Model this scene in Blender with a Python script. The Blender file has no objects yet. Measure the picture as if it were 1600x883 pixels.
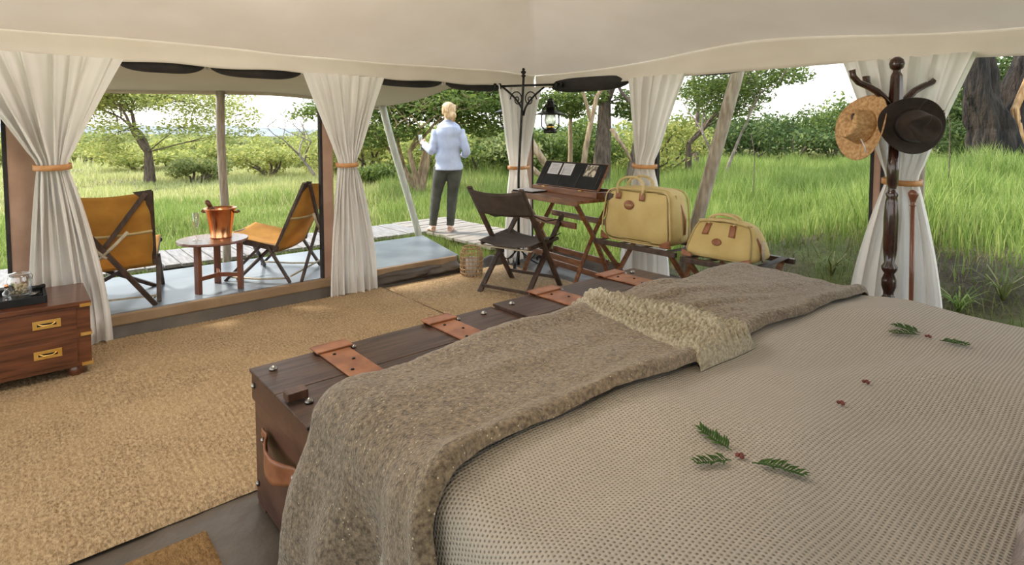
import bpy, bmesh, math, random
import numpy as np
from mathutils import Vector, Matrix, noise as mnoise
random.seed(7); rng = np.random.default_rng(7)
SC = bpy.context.scene
COL = SC.collection
PI = math.pi
sin, cos, rad = math.sin, math.cos, math.radians

# ------------------------------------------------------------------ camera
F_PX, HEAD, PITCH, CAM_H = 895.0, 49.0, 3.2, 1.45
PY = 205 + F_PX*math.tan(rad(PITCH))
cd = bpy.data.cameras.new('camera'); cam = bpy.data.objects.new('camera', cd); COL.objects.link(cam)
cam.location = (0, 0, CAM_H)
cam.rotation_euler = (rad(90-PITCH), 0, rad(HEAD-90))
cd.sensor_fit = 'HORIZONTAL'; cd.sensor_width = 36.0
cd.lens = F_PX/1600*36.0
cd.shift_x = 0; cd.shift_y = -(441.5-PY)/1600.0
cd.clip_start = .02; cd.clip_end = 2000
SC.camera = cam

# ------------------------------------------------------------------ world, sun, exposure
w = bpy.data.worlds.new('sky'); SC.world = w; w.use_nodes = True
nt = w.node_tree; nt.nodes.clear()
out = nt.nodes.new('ShaderNodeOutputWorld'); bg = nt.nodes.new('ShaderNodeBackground')
tc = nt.nodes.new('ShaderNodeTexCoord'); sp = nt.nodes.new('ShaderNodeSeparateXYZ')
cr = nt.nodes.new('ShaderNodeValToRGB')
nt.links.new(tc.outputs['Generated'], sp.inputs[0]); nt.links.new(sp.outputs['Z'], cr.inputs[0])
el = cr.color_ramp.elements
el[0].position = 0.0; el[0].color = (1.0, .97, .90, 1)
el[1].position = 0.8; el[1].color = (.62, .78, 1.0, 1)
e = el.new(.22); e.color = (.90, .96, 1.0, 1)
nt.links.new(cr.outputs[0], bg.inputs[0]); bg.inputs[1].default_value = 1.55
nt.links.new(bg.outputs[0], out.inputs[0])
sd = bpy.data.lights.new('sun', 'SUN'); sun = bpy.data.objects.new('sun', sd); COL.objects.link(sun)
sd.energy = 4.2; sd.angle = rad(9); sd.color = (1.0, .90, .76)
sun_dir = Vector((cos(rad(118))*cos(rad(44)), sin(rad(118))*cos(rad(44)), sin(rad(44))))
sun.location = (0, 0, 12)
sun.rotation_euler = sun_dir.to_track_quat('Z', 'Y').to_euler()
def lamp(nm, kind, loc, energy, col, size, aim=None, **kw):
    l = bpy.data.lights.new(nm, kind); o = bpy.data.objects.new(nm, l); COL.objects.link(o); o.location = loc
    l.energy = energy; l.color = col; l.shadow_soft_size = size
    for k, v in kw.items(): setattr(l, k, v)
    if aim: o.rotation_euler = (Vector(loc)-Vector(aim)).to_track_quat('Z', 'Y').to_euler()
    return o
lamp('added_fill_lamp', 'POINT', (.9, 2.7, 2.35), 42, (1., .90, .80), .35)  # unseen fill light added above the frame to brighten the tent interior
lamp('added_fill_lamp', 'POINT', (-1.6, .3, 2.2), 7, (1., .90, .80), .35)  # weaker fill added out of view beside the camera
lamp('added_warm_spot', 'SPOT', (-.2, -.1, 2.05), 30, (1., .74, .40), .10, aim=(1.35, 1.30, .78), spot_size=rad(42), spot_blend=1.)  # unseen spot added for the warm glow on the throw
SC.view_settings.view_transform = 'Standard'; SC.view_settings.look = 'None'
SC.view_settings.gamma = 1.0; SC.view_settings.exposure = 0.75
SC.view_settings.use_curve_mapping = False

# ------------------------------------------------------------------ materials
def new_mat(name):
    m = bpy.data.materials.new(name); m.use_nodes = True
    t = m.node_tree; t.nodes.clear()
    return m, t, t.nodes.new('ShaderNodeOutputMaterial')
def N(t, kind, **kw):
    n = t.nodes.new(kind)
    for k, v in kw.items():
        if k.startswith('i_'):
            n.inputs[int(k[2:]) if k[2:].isdigit() else k[2:].replace('_', ' ')].default_value = v
        else: setattr(n, k, v)
    return n
def c4(c): return (c[0], c[1], c[2], 1)
def mat(name, c1, c2=None, rough=.6, metal=0., scale=8., stretch=(1, 1, 1), bump=0., bscale=None, detail=5,
        spec=.5, trans=0., coat=0., extra=None, c3=None, lo=.35, hi=.65, bdist=.01, sheen=0.):
    m, t, o = new_mat(name); L = t.links.new
    b = N(t, 'ShaderNodeBsdfPrincipled'); b.inputs['Roughness'].default_value = rough
    b.inputs['Metallic'].default_value = metal; b.inputs['Specular IOR Level'].default_value = spec
    b.inputs['Coat Weight'].default_value = coat; b.inputs['Sheen Weight'].default_value = sheen
    b.inputs['Base Color'].default_value = c4(c1)
    tcn = N(t, 'ShaderNodeTexCoord'); mp = N(t, 'ShaderNodeMapping'); mp.inputs['Scale'].default_value = stretch
    L(tcn.outputs['Object'], mp.inputs[0])
    colout = None
    if c2 is not None:
        nz = N(t, 'ShaderNodeTexNoise'); nz.inputs['Scale'].default_value = scale; nz.inputs['Detail'].default_value = detail
        L(mp.outputs[0], nz.inputs[0])
        r = N(t, 'ShaderNodeValToRGB'); r.color_ramp.elements[0].position = lo; r.color_ramp.elements[1].position = hi
        r.color_ramp.elements[0].color = c4(c1); r.color_ramp.elements[1].color = c4(c2)
        if c3:
            q = r.color_ramp.elements.new(.5*(lo+hi)); q.color = c4(c3)
        L(nz.outputs[0], r.inputs[0]); colout = r.outputs[0]
        L(colout, b.inputs['Base Color'])
    if bump:
        nb = N(t, 'ShaderNodeTexNoise'); nb.inputs['Scale'].default_value = bscale or scale*4; nb.inputs['Detail'].default_value = 6
        L(mp.outputs[0], nb.inputs[0])
        bp = N(t, 'ShaderNodeBump'); bp.inputs['Strength'].default_value = bump; bp.inputs['Distance'].default_value = bdist
        L(nb.outputs[0], bp.inputs['Height']); L(bp.outputs[0], b.inputs['Normal'])
    surf = b.outputs[0]
    if trans:
        tr = N(t, 'ShaderNodeBsdfTranslucent'); tr.inputs[0].default_value = c4(c1)
        if colout: L(colout, tr.inputs[0])
        mx = N(t, 'ShaderNodeMixShader'); mx.inputs[0].default_value = trans
        L(surf, mx.inputs[1]); L(tr.outputs[0], mx.inputs[2]); surf = mx.outputs[0]
    L(surf, o.inputs[0])
    return m
def leaf_mat(name, ca, cb, cc, trans=.45, rough=.6):
    m, t, o = new_mat(name); L = t.links.new
    g = N(t, 'ShaderNodeNewGeometry'); r = N(t, 'ShaderNodeValToRGB')
    r.color_ramp.elements[0].color = c4(ca); r.color_ramp.elements[1].color = c4(cc)
    q = r.color_ramp.elements.new(.5); q.color = c4(cb)
    L(g.outputs['Random Per Island'], r.inputs[0])
    b = N(t, 'ShaderNodeBsdfPrincipled'); b.inputs['Roughness'].default_value = rough; b.inputs['Specular IOR Level'].default_value = .25
    tr = N(t, 'ShaderNodeBsdfTranslucent'); mx = N(t, 'ShaderNodeMixShader'); mx.inputs[0].default_value = trans
    L(r.outputs[0], b.inputs['Base Color']); L(r.outputs[0], tr.inputs[0])
    L(b.outputs[0], mx.inputs[1]); L(tr.outputs[0], mx.inputs[2]); L(mx.outputs[0], o.inputs[0])
    return m
def glass_mat(name, tint=(1, 1, 1), rough=.02, k=.10):
    # thin blown glass: mostly clear, with a surface reflection that grows towards grazing angles
    m, t, o = new_mat(name); L = t.links.new
    tr = N(t, 'ShaderNodeBsdfTransparent'); tr.inputs[0].default_value = c4(tint)
    g = N(t, 'ShaderNodeBsdfGlossy'); g.inputs['Roughness'].default_value = rough
    f = N(t, 'ShaderNodeLayerWeight'); f.inputs[0].default_value = .35
    ad = N(t, 'ShaderNodeMath', operation='MULTIPLY_ADD'); ad.inputs[1].default_value = .7; ad.inputs[2].default_value = k
    mx = N(t, 'ShaderNodeMixShader')
    L(f.outputs['Facing'], ad.inputs[0]); L(ad.outputs[0], mx.inputs[0]); L(tr.outputs[0], mx.inputs[1]); L(g.outputs[0], mx.inputs[2]); L(mx.outputs[0], o.inputs[0])
    return m

M = {}
M['canvas'] = mat('cream_canvas', (.88, .835, .80), (.91, .87, .84), rough=.9, scale=3, bump=.25, bscale=260, trans=.42, bdist=.002)
M['valance'] = mat('valance_canvas', (.80, .73, .64), (.84, .775, .69), rough=.9, scale=3, bump=.25, bscale=260, trans=.18, bdist=.002)
M['curtain'] = mat('curtain_cotton', (.87, .84, .80), (.91, .885, .85), rough=.9, scale=4, bump=.2, bscale=320, trans=.22, bdist=.002)
M['awning'] = mat('awning_canvas', (.56, .49, .36), (.60, .53, .40), rough=.9, scale=2, trans=.06, bump=.2, bscale=150, bdist=.003)
M['darkcanvas'] = mat('dark_canvas', (.018, .016, .015), (.035, .03, .028), rough=.85, scale=9)
M['sleeve'] = mat('brown_sleeve', (.34, .20, .14), (.46, .30, .22), rough=.8, scale=4)
M['fly'] = mat('outer_fly', (.86, .83, .77), (.88, .85, .80), rough=.9, scale=2, trans=.62)  # made pale and translucent so more daylight reaches the tent interior
M['leather'] = mat('tan_leather', (.20, .070, .028), (.33, .135, .06), rough=.45, scale=14, bump=.3, bscale=90, bdist=.002)
M['tieleather'] = mat('tie_leather', (.50, .23, .08), (.62, .32, .13), rough=.5, scale=20)
M['wood_dark'] = mat('dark_stained_wood', (.030, .014, .009), (.085, .045, .030), rough=.40, scale=3.5, stretch=(1.2, 14, 14), bump=.15, bscale=20, coat=.0, spec=.35)
M['wood_dark_y'] = mat('dark_stained_wood_end', (.055, .022, .013), (.115, .052, .032), rough=.42, scale=3, stretch=(12, 1.2, 3), bump=.15, bscale=20)
M['wood_mahog'] = mat('mahogany', (.070, .020, .009), (.165, .055, .022), rough=.28, scale=3, stretch=(1.2, 10, 12), bump=.08, bscale=20, coat=.3)
M['wood_chair'] = mat('chair_wood', (.030, .018, .013), (.085, .05, .036), rough=.45, scale=8, stretch=(3, 3, 1))
M['wood_desk'] = mat('desk_teak', (.13, .045, .017), (.26, .11, .045), rough=.38, scale=5, stretch=(6, 1, 6), coat=.1)
M['wood_table'] = mat('table_wood', (.15, .05, .025), (.24, .09, .05), rough=.3, scale=5, stretch=(1, 6, 1), coat=.3)
M['wood_coat'] = mat('coat_stand_wood', (.022, .008, .005), (.055, .018, .011), rough=.18, scale=6, stretch=(4, 4, 1), coat=.5)
M['board'] = mat('weathered_boards', (.17, .16, .155), (.29, .275, .26), rough=.75, scale=5, stretch=(8, 1, 8), bump=.3, bscale=20)
M['board_x'] = mat('weathered_boards_warm', (.20, .175, .15), (.33, .295, .255), rough=.75, scale=5, stretch=(1, 8, 8), bump=.3, bscale=20)
M['pole'] = mat('weathered_pole', (.24, .19, .14), (.44, .38, .30), rough=.8, scale=10, stretch=(3, 3, .5), bump=.5, bscale=16)
M['polegreen'] = mat('pale_grey_pole', (.46, .47, .40), (.62, .62, .54), rough=.75, scale=10, stretch=(3, 3, .5), bump=.4, bscale=16)
M['deck'] = mat('polished_grey_deck', (.11, .135, .165), (.20, .235, .27), rough=.30, scale=2.2, detail=8, bump=.12, bscale=12)
M['tarp'] = mat('brown_groundsheet', (.075, .060, .048), (.13, .105, .082), rough=.42, scale=3, bump=.35, bscale=9, bdist=.03)
M['tarpedge'] = mat('deck_edge_canvas', (.26, .17, .095), (.34, .235, .14), rough=.7, scale=4, bump=.3, bscale=30)
M['iron'] = mat('black_iron', (.012, .011, .011), (.03, .027, .026), rough=.4, scale=30, metal=.6)
M['brass'] = mat('brass', (.80, .50, .13), (.92, .66, .24), rough=.3, metal=1., scale=12)
M['copper'] = mat('copper', (.70, .27, .12), (.86, .42, .22), rough=.2, metal=1., scale=6)
M['steel'] = mat('dull_steel', (.25, .24, .23), (.42, .4, .38), rough=.3, metal=1., scale=14)
M['mustard'] = mat('mustard_canvas', (.50, .25, .045), (.64, .35, .07), rough=.85, scale=6, bump=.3, bscale=240, trans=.35, bdist=.002)
M['browncanvas'] = mat('brown_canvas', (.055, .04, .032), (.085, .062, .05), rough=.85, scale=10, bump=.2, bscale=200, trans=.06, bdist=.002)
M['rope'] = mat('pale_rope', (.42, .36, .26), (.55, .48, .36), rough=.9, scale=40)
M['bag'] = mat('khaki_bag_canvas', (.50, .37, .14), (.60, .465, .20), rough=.8, scale=5, bump=.25, bscale=260, bdist=.002)
M['bagtrim'] = mat('khaki_bag_trim', (.50, .38, .16), (.62, .48, .24), rough=.7, scale=12)
M['felt'] = mat('brown_felt', (.024, .014, .010), (.042, .025, .019), rough=.95, scale=20, sheen=.1)
M['feltband'] = mat('felt_band', (.012, .008, .007), rough=.7)
M['straw'] = mat('woven_straw', (.42, .22, .09), (.68, .44, .22), rough=.8, scale=55, bump=.5, bscale=90, bdist=.004)
M['wicker'] = mat('wicker_mesh', (.30, .19, .09), (.55, .38, .21), rough=.8, scale=30)
M['black'] = mat('matt_black', (.012, .012, .012), (.02, .02, .021), rough=.75, spec=.25, scale=10)
M['paper'] = mat('paper', (.60, .58, .60), (.68, .66, .68), rough=.8, scale=30)
M['ink'] = mat('ink', (.12, .12, .17), rough=.8)
M['photo'] = mat('photo_card', (.62, .56, .44), (.14, .11, .08), rough=.6, scale=28, lo=.45, hi=.55)
M['glass'] = glass_mat('clear_glass')
M['glassg'] = glass_mat('frosted_lamp_glass', (.90, .93, .88), .3, .22)
M['skin'] = mat('skin', (.66, .40, .30), (.72, .47, .36), rough=.55, scale=10)
M['hair'] = mat('blonde_hair', (.42, .23, .09), (.72, .50, .27), rough=.5, scale=26, stretch=(2, 2, .4), bump=.5, bscale=40)
M['shirt'] = mat('pale_blue_shirt', (.50, .56, .74), (.60, .66, .82), rough=.85, scale=8, bump=.2, bscale=40, trans=.12)
M['jeans'] = mat('olive_trousers', (.045, .046, .036), (.085, .085, .066), rough=.85, scale=8, bump=.3, bscale=30)
M['bottle'] = mat('dark_bottle_foil', (.10, .035, .012), (.22, .09, .03), rough=.35, scale=20)
M['cork'] = mat('pale_sweets', (.62, .50, .30), (.75, .66, .45), rough=.7, scale=20)
M['bark'] = mat('brown_bark', (.075, .052, .036), (.19, .14, .10), rough=.9, scale=9, stretch=(2, 2, .5), bump=.9, bscale=22, bdist=.04)
M['barkpale'] = mat('pale_bark', (.22, .15, .09), (.46, .33, .20), rough=.9, scale=8, stretch=(2, 2, .5), bump=.8, bscale=20, bdist=.03)
M['barkdark'] = mat('dark_old_bark', (.010, .008, .007), (.050, .036, .026), rough=.95, scale=5, stretch=(2, 2, .45), bump=1., bscale=12, bdist=.08)
M['sunsplit'] = mat('sunlit_orange_split', (.34, .17, .06), (.62, .38, .18), rough=.8, scale=6, stretch=(3, 3, .6), bump=.5, bscale=14)  # split wood; sunlight on the trunk's right edge painted in as orange
M['deadbark'] = mat('grey_dead_wood', (.19, .15, .12), (.33, .27, .22), rough=.9, scale=9)
M['soil'] = mat('soil_and_turf', (.060, .042, .026), (.12, .14, .04), rough=.95, scale=1.1, lo=.42, hi=.62, bump=.7, bscale=12, bdist=.05, c3=(.10, .085, .038))
M['turf'] = mat('turf_base', (.085, .13, .025), (.16, .21, .05), rough=.95, scale=1.4, bump=.7, bscale=10, bdist=.05)
M['hills'] = mat('haze_tinted_hills', (.25, .27, .285), (.30, .32, .33), rough=1., scale=.02, spec=0)  # distance haze is painted into the hill colour
M['grass'] = leaf_mat('grass_blades', (.15, .235, .045), (.25, .345, .08), (.40, .45, .15), trans=.45)
M['grassy'] = leaf_mat('meadow_blades', (.33, .38, .11), (.48, .50, .19), (.66, .62, .34), trans=.45)
M['drygrass'] = leaf_mat('dry_bank_blades', (.12, .11, .04), (.17, .22, .05), (.33, .28, .13), trans=.35)
M['leafy'] = leaf_mat('yellow_acacia_leaves', (.22, .27, .07), (.37, .40, .11), (.56, .54, .18), trans=.45)
M['leafg'] = leaf_mat('green_acacia_leaves', (.075, .12, .03), (.14, .20, .045), (.24, .29, .07), trans=.42)
M['leafd'] = leaf_mat('dark_bush_leaves', (.050, .085, .025), (.09, .14, .04), (.16, .21, .06), trans=.35)
M['leafm'] = leaf_mat('haze_tinted_leaves', (.20, .25, .09), (.30, .34, .12), (.43, .44, .17), trans=.45)  # paler leaf colours stand in for haze over the far bushes
M['frond'] = leaf_mat('sprig_leaves', (.030, .075, .012), (.045, .10, .018), (.06, .13, .025), trans=.15)
M['pod'] = mat('red_brown_pod', (.12, .02, .012), (.2, .04, .02), rough=.5, scale=50)
M['lid'] = mat('scorched_metal', (.2, .2, .2), rough=.4, metal=1.)
M['piping'] = mat('grey_pillow_cover', (.17, .13, .12), (.26, .21, .19), rough=.95, scale=18, bump=.5, bscale=120, sheen=.4)

def rug_material(name, c1, c2, c3, rib=42.):
    m, t, o = new_mat(name); L = t.links.new
    b = N(t, 'ShaderNodeBsdfPrincipled'); b.inputs['Roughness'].default_value = .95; b.inputs['Specular IOR Level'].default_value = .1
    tcn = N(t, 'ShaderNodeTexCoord'); mp = N(t, 'ShaderNodeMapping'); mp.inputs['Scale'].default_value = (1.6, .8, 1)
    L(tcn.outputs['Object'], mp.inputs[0])
    n1 = N(t, 'ShaderNodeTexNoise'); n1.inputs['Scale'].default_value = 60; n1.inputs['Detail'].default_value = 5; n1.inputs['Roughness'].default_value = .7
    n2 = N(t, 'ShaderNodeTexNoise'); n2.inputs['Scale'].default_value = 2.2; n2.inputs['Detail'].default_value = 3
    L(mp.outputs[0], n1.inputs[0]); L(tcn.outputs['Object'], n2.inputs[0])
    r1 = N(t, 'ShaderNodeValToRGB'); r1.color_ramp.elements[0].position = .33; r1.color_ramp.elements[1].position = .64
    r1.color_ramp.elements[0].color = c4(c1); r1.color_ramp.elements[1].color = c4(c2)
    L(n1.outputs[0], r1.inputs[0])
    mx = N(t, 'ShaderNodeMixRGB'); mx.blend_type = 'MIX'; mx.inputs[2].default_value = c4(c3)
    r2 = N(t, 'ShaderNodeValToRGB'); r2.color_ramp.elements[0].position = .4; r2.color_ramp.elements[1].position = .65
    r2.color_ramp.elements[1].color = (.45, .45, .45, 1)
    L(n2.outputs[0], r2.inputs[0]); L(r2.outputs[0], mx.inputs[0]); L(r1.outputs[0], mx.inputs[1]); L(mx.outputs[0], b.inputs['Base Color'])
    n3 = N(t, 'ShaderNodeTexNoise'); n3.inputs['Scale'].default_value = 110; n3.inputs['Detail'].default_value = 4
    L(mp.outputs[0], n3.inputs[0])
    bp = N(t, 'ShaderNodeBump'); bp.inputs['Strength'].default_value = .9; bp.inputs['Distance'].default_value = .008
    L(n3.outputs[0], bp.inputs['Height']); L(bp.outputs[0], b.inputs['Normal'])
    L(b.outputs[0], o.inputs[0]); return m
M['rug'] = rug_material('woven_sisal', (.20, .125, .065), (.60, .44, .265), (.55, .39, .22))
M['mat'] = rug_material('brown_coir', (.10, .055, .02), (.36, .22, .10), (.30, .18, .08))

def knit_material():
    m, t, o = new_mat('waffle_coverlet'); L = t.links.new
    b = N(t, 'ShaderNodeBsdfPrincipled'); b.inputs['Roughness'].default_value = .92; b.inputs['Specular IOR Level'].default_value = .15
    b.inputs['Sheen Weight'].default_value = .15
    tcn = N(t, 'ShaderNodeTexCoord'); s = N(t, 'ShaderNodeSeparateXYZ'); L(tcn.outputs['UV'], s.inputs[0])
    def mth(op, a, bb=None):
        n = N(t, 'ShaderNodeMath', operation=op)
        for i, v in enumerate((a, bb)):
            if v is None: continue
            if isinstance(v, (int, float)): n.inputs[i].default_value = v
            else: L(v, n.inputs[i])
        return n.outputs[0]
    K = 2*PI/.0095
    yrow = mth('MULTIPLY', s.outputs['Y'], K)
    fl = mth('FLOOR', mth('MULTIPLY', s.outputs['Y'], 1/.0095))
    off = mth('MULTIPLY', mth('MODULO', fl, 2.), PI)
    cx_ = mth('COSINE', mth('ADD', mth('MULTIPLY', s.outputs['X'], K), off))
    cy_ = mth('COSINE', mth('ADD', yrow, PI))
    h = mth('MULTIPLY', mth('ADD', cx_, 1.), mth('ADD', cy_, 1.))     # 0..4, 4 = hole
    r = N(t, 'ShaderNodeValToRGB'); r.color_ramp.elements[0].position = .45; r.color_ramp.elements[1].position = .8
    r.color_ramp.elements[0].color = (.43, .385, .335, 1); r.color_ramp.elements[1].color = (.19, .16, .13, 1)
    hh = mth('MULTIPLY', h, .25); L(hh, r.inputs[0]); L(r.outputs[0], b.inputs['Base Color'])
    bp = N(t, 'ShaderNodeBump'); bp.inputs['Strength'].default_value = .8; bp.inputs['Distance'].default_value = .004; bp.invert = True
    L(hh, bp.inputs['Height']); L(bp.outputs[0], b.inputs['Normal'])
    L(b.outputs[0], o.inputs[0]); return m
M['coverlet'] = knit_material()

def felt_throw_material():
    m, t, o = new_mat('felted_throw'); L = t.links.new
    b = N(t, 'ShaderNodeBsdfPrincipled'); b.inputs['Roughness'].default_value = .95; b.inputs['Specular IOR Level'].default_value = .1
    b.inputs['Sheen Weight'].default_value = .35; b.inputs['Sheen Roughness'].default_value = .5
    tcn = N(t, 'ShaderNodeTexCoord')
    n1 = N(t, 'ShaderNodeTexNoise'); n1.inputs['Scale'].default_value = 85; n1.inputs['Detail'].default_value = 5; n1.inputs['Roughness'].default_value = .65
    L(tcn.outputs['Object'], n1.inputs[0])
    r1 = N(t, 'ShaderNodeValToRGB'); r1.color_ramp.elements[0].position = .35; r1.color_ramp.elements[1].position = .7
    r1.color_ramp.elements[0].color = (.080, .058, .040, 1); r1.color_ramp.elements[1].color = (.31, .24, .165, 1)
    L(n1.outputs[0], r1.inputs[0])
    v = N(t, 'ShaderNodeTexVoronoi'); v.inputs['Scale'].default_value = 55; L(tcn.outputs['Object'], v.inputs[0])
    r2 = N(t, 'ShaderNodeValToRGB'); r2.color_ramp.elements[0].position = .07; r2.color_ramp.elements[1].position = .13
    r2.color_ramp.elements[0].color = (.9, .9, .9, 1); r2.color_ramp.elements[1].color = (0, 0, 0, 1)
    L(v.outputs['Distance'], r2.inputs[0])
    mx = N(t, 'ShaderNodeMixRGB'); mx.inputs[2].default_value = (.62, .54, .40, 1)
    L(r2.outputs[0], mx.inputs[0]); L(r1.outputs[0], mx.inputs[1]); L(mx.outputs[0], b.inputs['Base Color'])
    n3 = N(t, 'ShaderNodeTexNoise'); n3.inputs['Scale'].default_value = 170; n3.inputs['Detail'].default_value = 4
    L(tcn.outputs['Object'], n3.inputs[0])
    bp = N(t, 'ShaderNodeBump'); bp.inputs['Strength'].default_value = .9; bp.inputs['Distance'].default_value = .006
    L(n3.outputs[0], bp.inputs['Height']); L(bp.outputs[0], b.inputs['Normal'])
    L(b.outputs[0], o.inputs[0]); return m
M['throw'] = felt_throw_material()
M['cable'] = mat('cable_knit_wool', (.20, .17, .115), (.42, .375, .275), rough=.95, scale=110, bump=.8, bscale=160, bdist=.005, sheen=.3)

# ------------------------------------------------------------------ mesh helpers
ROOTM = {}
def link(name, me, parent=None, m=None, world=False, smooth=False):
    o = bpy.data.objects.new(name, me)
    if m is not None: me.materials.append(m)
    if world and parent is not None:
        r = parent
        while r.parent: r = r.parent
        me.transform(ROOTM[r.name].inverted())
    elif parent is None:
        n = len(me.vertices)
        if n:
            co = np.empty(n*3, dtype=np.float32); me.vertices.foreach_get('co', co); co = co.reshape(-1, 3)
            c = Vector(((co[:, 0].min()+co[:, 0].max())/2, (co[:, 1].min()+co[:, 1].max())/2, co[:, 2].min()))
            me.transform(Matrix.Translation(-c)); o.location = c
            ROOTM[o.name] = Matrix.Translation(c)
    if smooth: me.polygons.foreach_set('use_smooth', [True]*len(me.polygons))
    COL.objects.link(o)
    if parent is None: ROOTM[o.name] = Matrix.Translation(o.location)
    o.parent = parent
    return o
def tag(o, label=None, cat=None, group=None, kind=None):
    if label: o['label'] = label
    if cat: o['category'] = cat
    if group: o['group'] = group
    if kind: o['kind'] = kind
    return o
def thing(name, label, cat, loc=(0, 0, 0), rotz=0., group=None):
    o = bpy.data.objects.new(name, None); COL.objects.link(o)
    o.location = loc; o.rotation_euler = (0, 0, rotz); o.empty_display_size = .1
    ROOTM[o.name] = Matrix.Translation(loc) @ Matrix.Rotation(rotz, 4, 'Z')
    return tag(o, label, cat, group)
def frame(d, up=Vector((0, 0, 1))):
    d = d.normalized()
    if abs(d.dot(up)) > .98: up = Vector((0, 1, 0)) if abs(d.y) < .9 else Vector((1, 0, 0))
    s = d.cross(up).normalized(); u = s.cross(d).normalized()
    return d, s, u
class MB:
    def __init__(s): s.v = []; s.f = []; s.uv = None
    def add(s, vs, fs):
        n = len(s.v); s.v += [tuple(v) for v in vs]; s.f += [tuple(i+n for i in f) for f in fs]; return s
    def box(s, c, d, rz=0., M_=None):
        x, y, z = d[0]/2, d[1]/2, d[2]/2
        vs = [Vector((a*x, b*y, e_*z)) for a in (-1, 1) for b in (-1, 1) for e_ in (-1, 1)]
        R_ = (M_ or Matrix.Rotation(rz, 3, 'Z'))
        vs = [R_ @ v + Vector(c) for v in vs]
        return s.add(vs, [(0, 1, 3, 2), (4, 6, 7, 5), (0, 4, 5, 1), (2, 3, 7, 6), (0, 2, 6, 4), (1, 5, 7, 3)])
    def bar(s, a, b, w_, h_, up=(0, 0, 1)):
        a = Vector(a); b = Vector(b); d, sd_, u = frame(b-a, Vector(up))
        vs = [p + sd_*(i*w_/2) + u*(j*h_/2) for p in (a, b) for i in (-1, 1) for j in (-1, 1)]
        return s.add(vs, [(0, 1, 3, 2), (4, 6, 7, 5), (0, 4, 5, 1), (2, 3, 7, 6), (0, 2, 6, 4), (1, 5, 7, 3)])
    def tube(s, pts, r, seg=8, flat=1., caps=True, up=None):
        pts = [Vector(p) for p in pts]; n = len(pts)
        rs = r if isinstance(r, (list, tuple)) else [r]*n
        vs = []; prev = None
        for i, p in enumerate(pts):
            d = (pts[min(i+1, n-1)]-pts[max(i-1, 0)])
            if d.length < 1e-9: d = Vector((0, 0, 1))
            d.normalize()
            if prev is None: _, sd_, u = frame(d, Vector(up) if up else Vector((0, 0, 1)))
            else:
                sd_ = prev - d*prev.dot(d)
                if sd_.length < 1e-6: _, sd_, _u = frame(d)
                sd_.normalize(); u = sd_.cross(d)
            prev = sd_
            for k in range(seg):
                a = 2*PI*k/seg; vs.append(p + sd_*(cos(a)*rs[i]) + u*(sin(a)*rs[i]*flat))
        fs = [(i*seg+k, i*seg+(k+1) % seg, (i+1)*seg+(k+1) % seg, (i+1)*seg+k) for i in range(n-1) for k in range(seg)]
        if caps: fs += [tuple(range(seg))[::-1], tuple((n-1)*seg+k for k in range(seg))]
        return s.add(vs, fs)
    def lathe(s, prof, c=(0, 0, 0), seg=20, sx=1., sy=1., R_=None):
        c = Vector(c); vs = []; n = len(prof)
        for r, z in prof:
            for k in range(seg):
                a = 2*PI*k/seg; v = Vector((cos(a)*r*sx, sin(a)*r*sy, z)); vs.append((R_ @ v if R_ else v)+c)
        fs = [(i*seg+k, i*seg+(k+1) % seg, (i+1)*seg+(k+1) % seg, (i+1)*seg+k) for i in range(n-1) for k in range(seg)]
        if prof[0][0] > 1e-6: fs.append(tuple(range(seg))[::-1])
        if prof[-1][0] > 1e-6: fs.append(tuple((n-1)*seg+k for k in range(seg)))
        return s.add(vs, fs)
    def grid(s, fn, nu, nv, uvfn=None):
        vs = [fn(i/nu, j/nv) for j in range(nv+1) for i in range(nu+1)]
        fs = [(j*(nu+1)+i, j*(nu+1)+i+1, (j+1)*(nu+1)+i+1, (j+1)*(nu+1)+i) for j in range(nv) for i in range(nu)]
        if uvfn: s.uv = [uvfn(i/nu, j/nv) for j in range(nv+1) for i in range(nu+1)]
        return s.add(vs, fs)
    def poly(s, pts, th, n_):
        n_ = Vector(n_)*th; k = len(pts); a = [Vector(p) for p in pts]
        return s.add(a+[p+n_ for p in a], [tuple(range(k))[::-1], tuple(range(k, 2*k))]+[(i, (i+1) % k, (i+1) % k+k, i+k) for i in range(k)])
    def build(s, name, m, parent=None, world=False, smooth=False, bevel=0., solid=0., sub=0, recalc=True):
        me = bpy.data.meshes.new(name); me.from_pydata(s.v, [], s.f)
        if recalc and len(s.f) < 60000:
            bm = bmesh.new(); bm.from_mesh(me); bmesh.ops.recalc_face_normals(bm, faces=bm.faces); bm.to_mesh(me); bm.free()
        if s.uv:
            ul = me.uv_layers.new(name='UVMap')
            for l in me.loops: ul.data[l.index].uv = s.uv[l.vertex_index]
        o = link(name, me, parent, m, world, smooth)
        if solid:
            q = o.modifiers.new('solid', 'SOLIDIFY'); q.thickness = solid; q.offset = 0
        if bevel:
            q = o.modifiers.new('bevel', 'BEVEL'); q.width = bevel; q.segments = 2; q.limit_method = 'ANGLE'
        if sub:
            q = o.modifiers.new('sub', 'SUBSURF'); q.levels = sub; q.render_levels = sub
        return o
def np_mesh(name, V, Fc, k, m, parent=None, world=False):
    me = bpy.data.meshes.new(name); nf = len(Fc)
    me.vertices.add(len(V)); me.vertices.foreach_set('co', V.astype(np.float32).ravel())
    me.loops.add(nf*k); me.loops.foreach_set('vertex_index', Fc.astype(np.int32).ravel())
    me.polygons.add(nf); me.polygons.foreach_set('loop_start', np.arange(0, nf*k, k, dtype=np.int32))
    me.polygons.foreach_set('loop_total', np.full(nf, k, dtype=np.int32))
    me.update(); me.validate()
    return link(name, me, parent, m, world)
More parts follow.
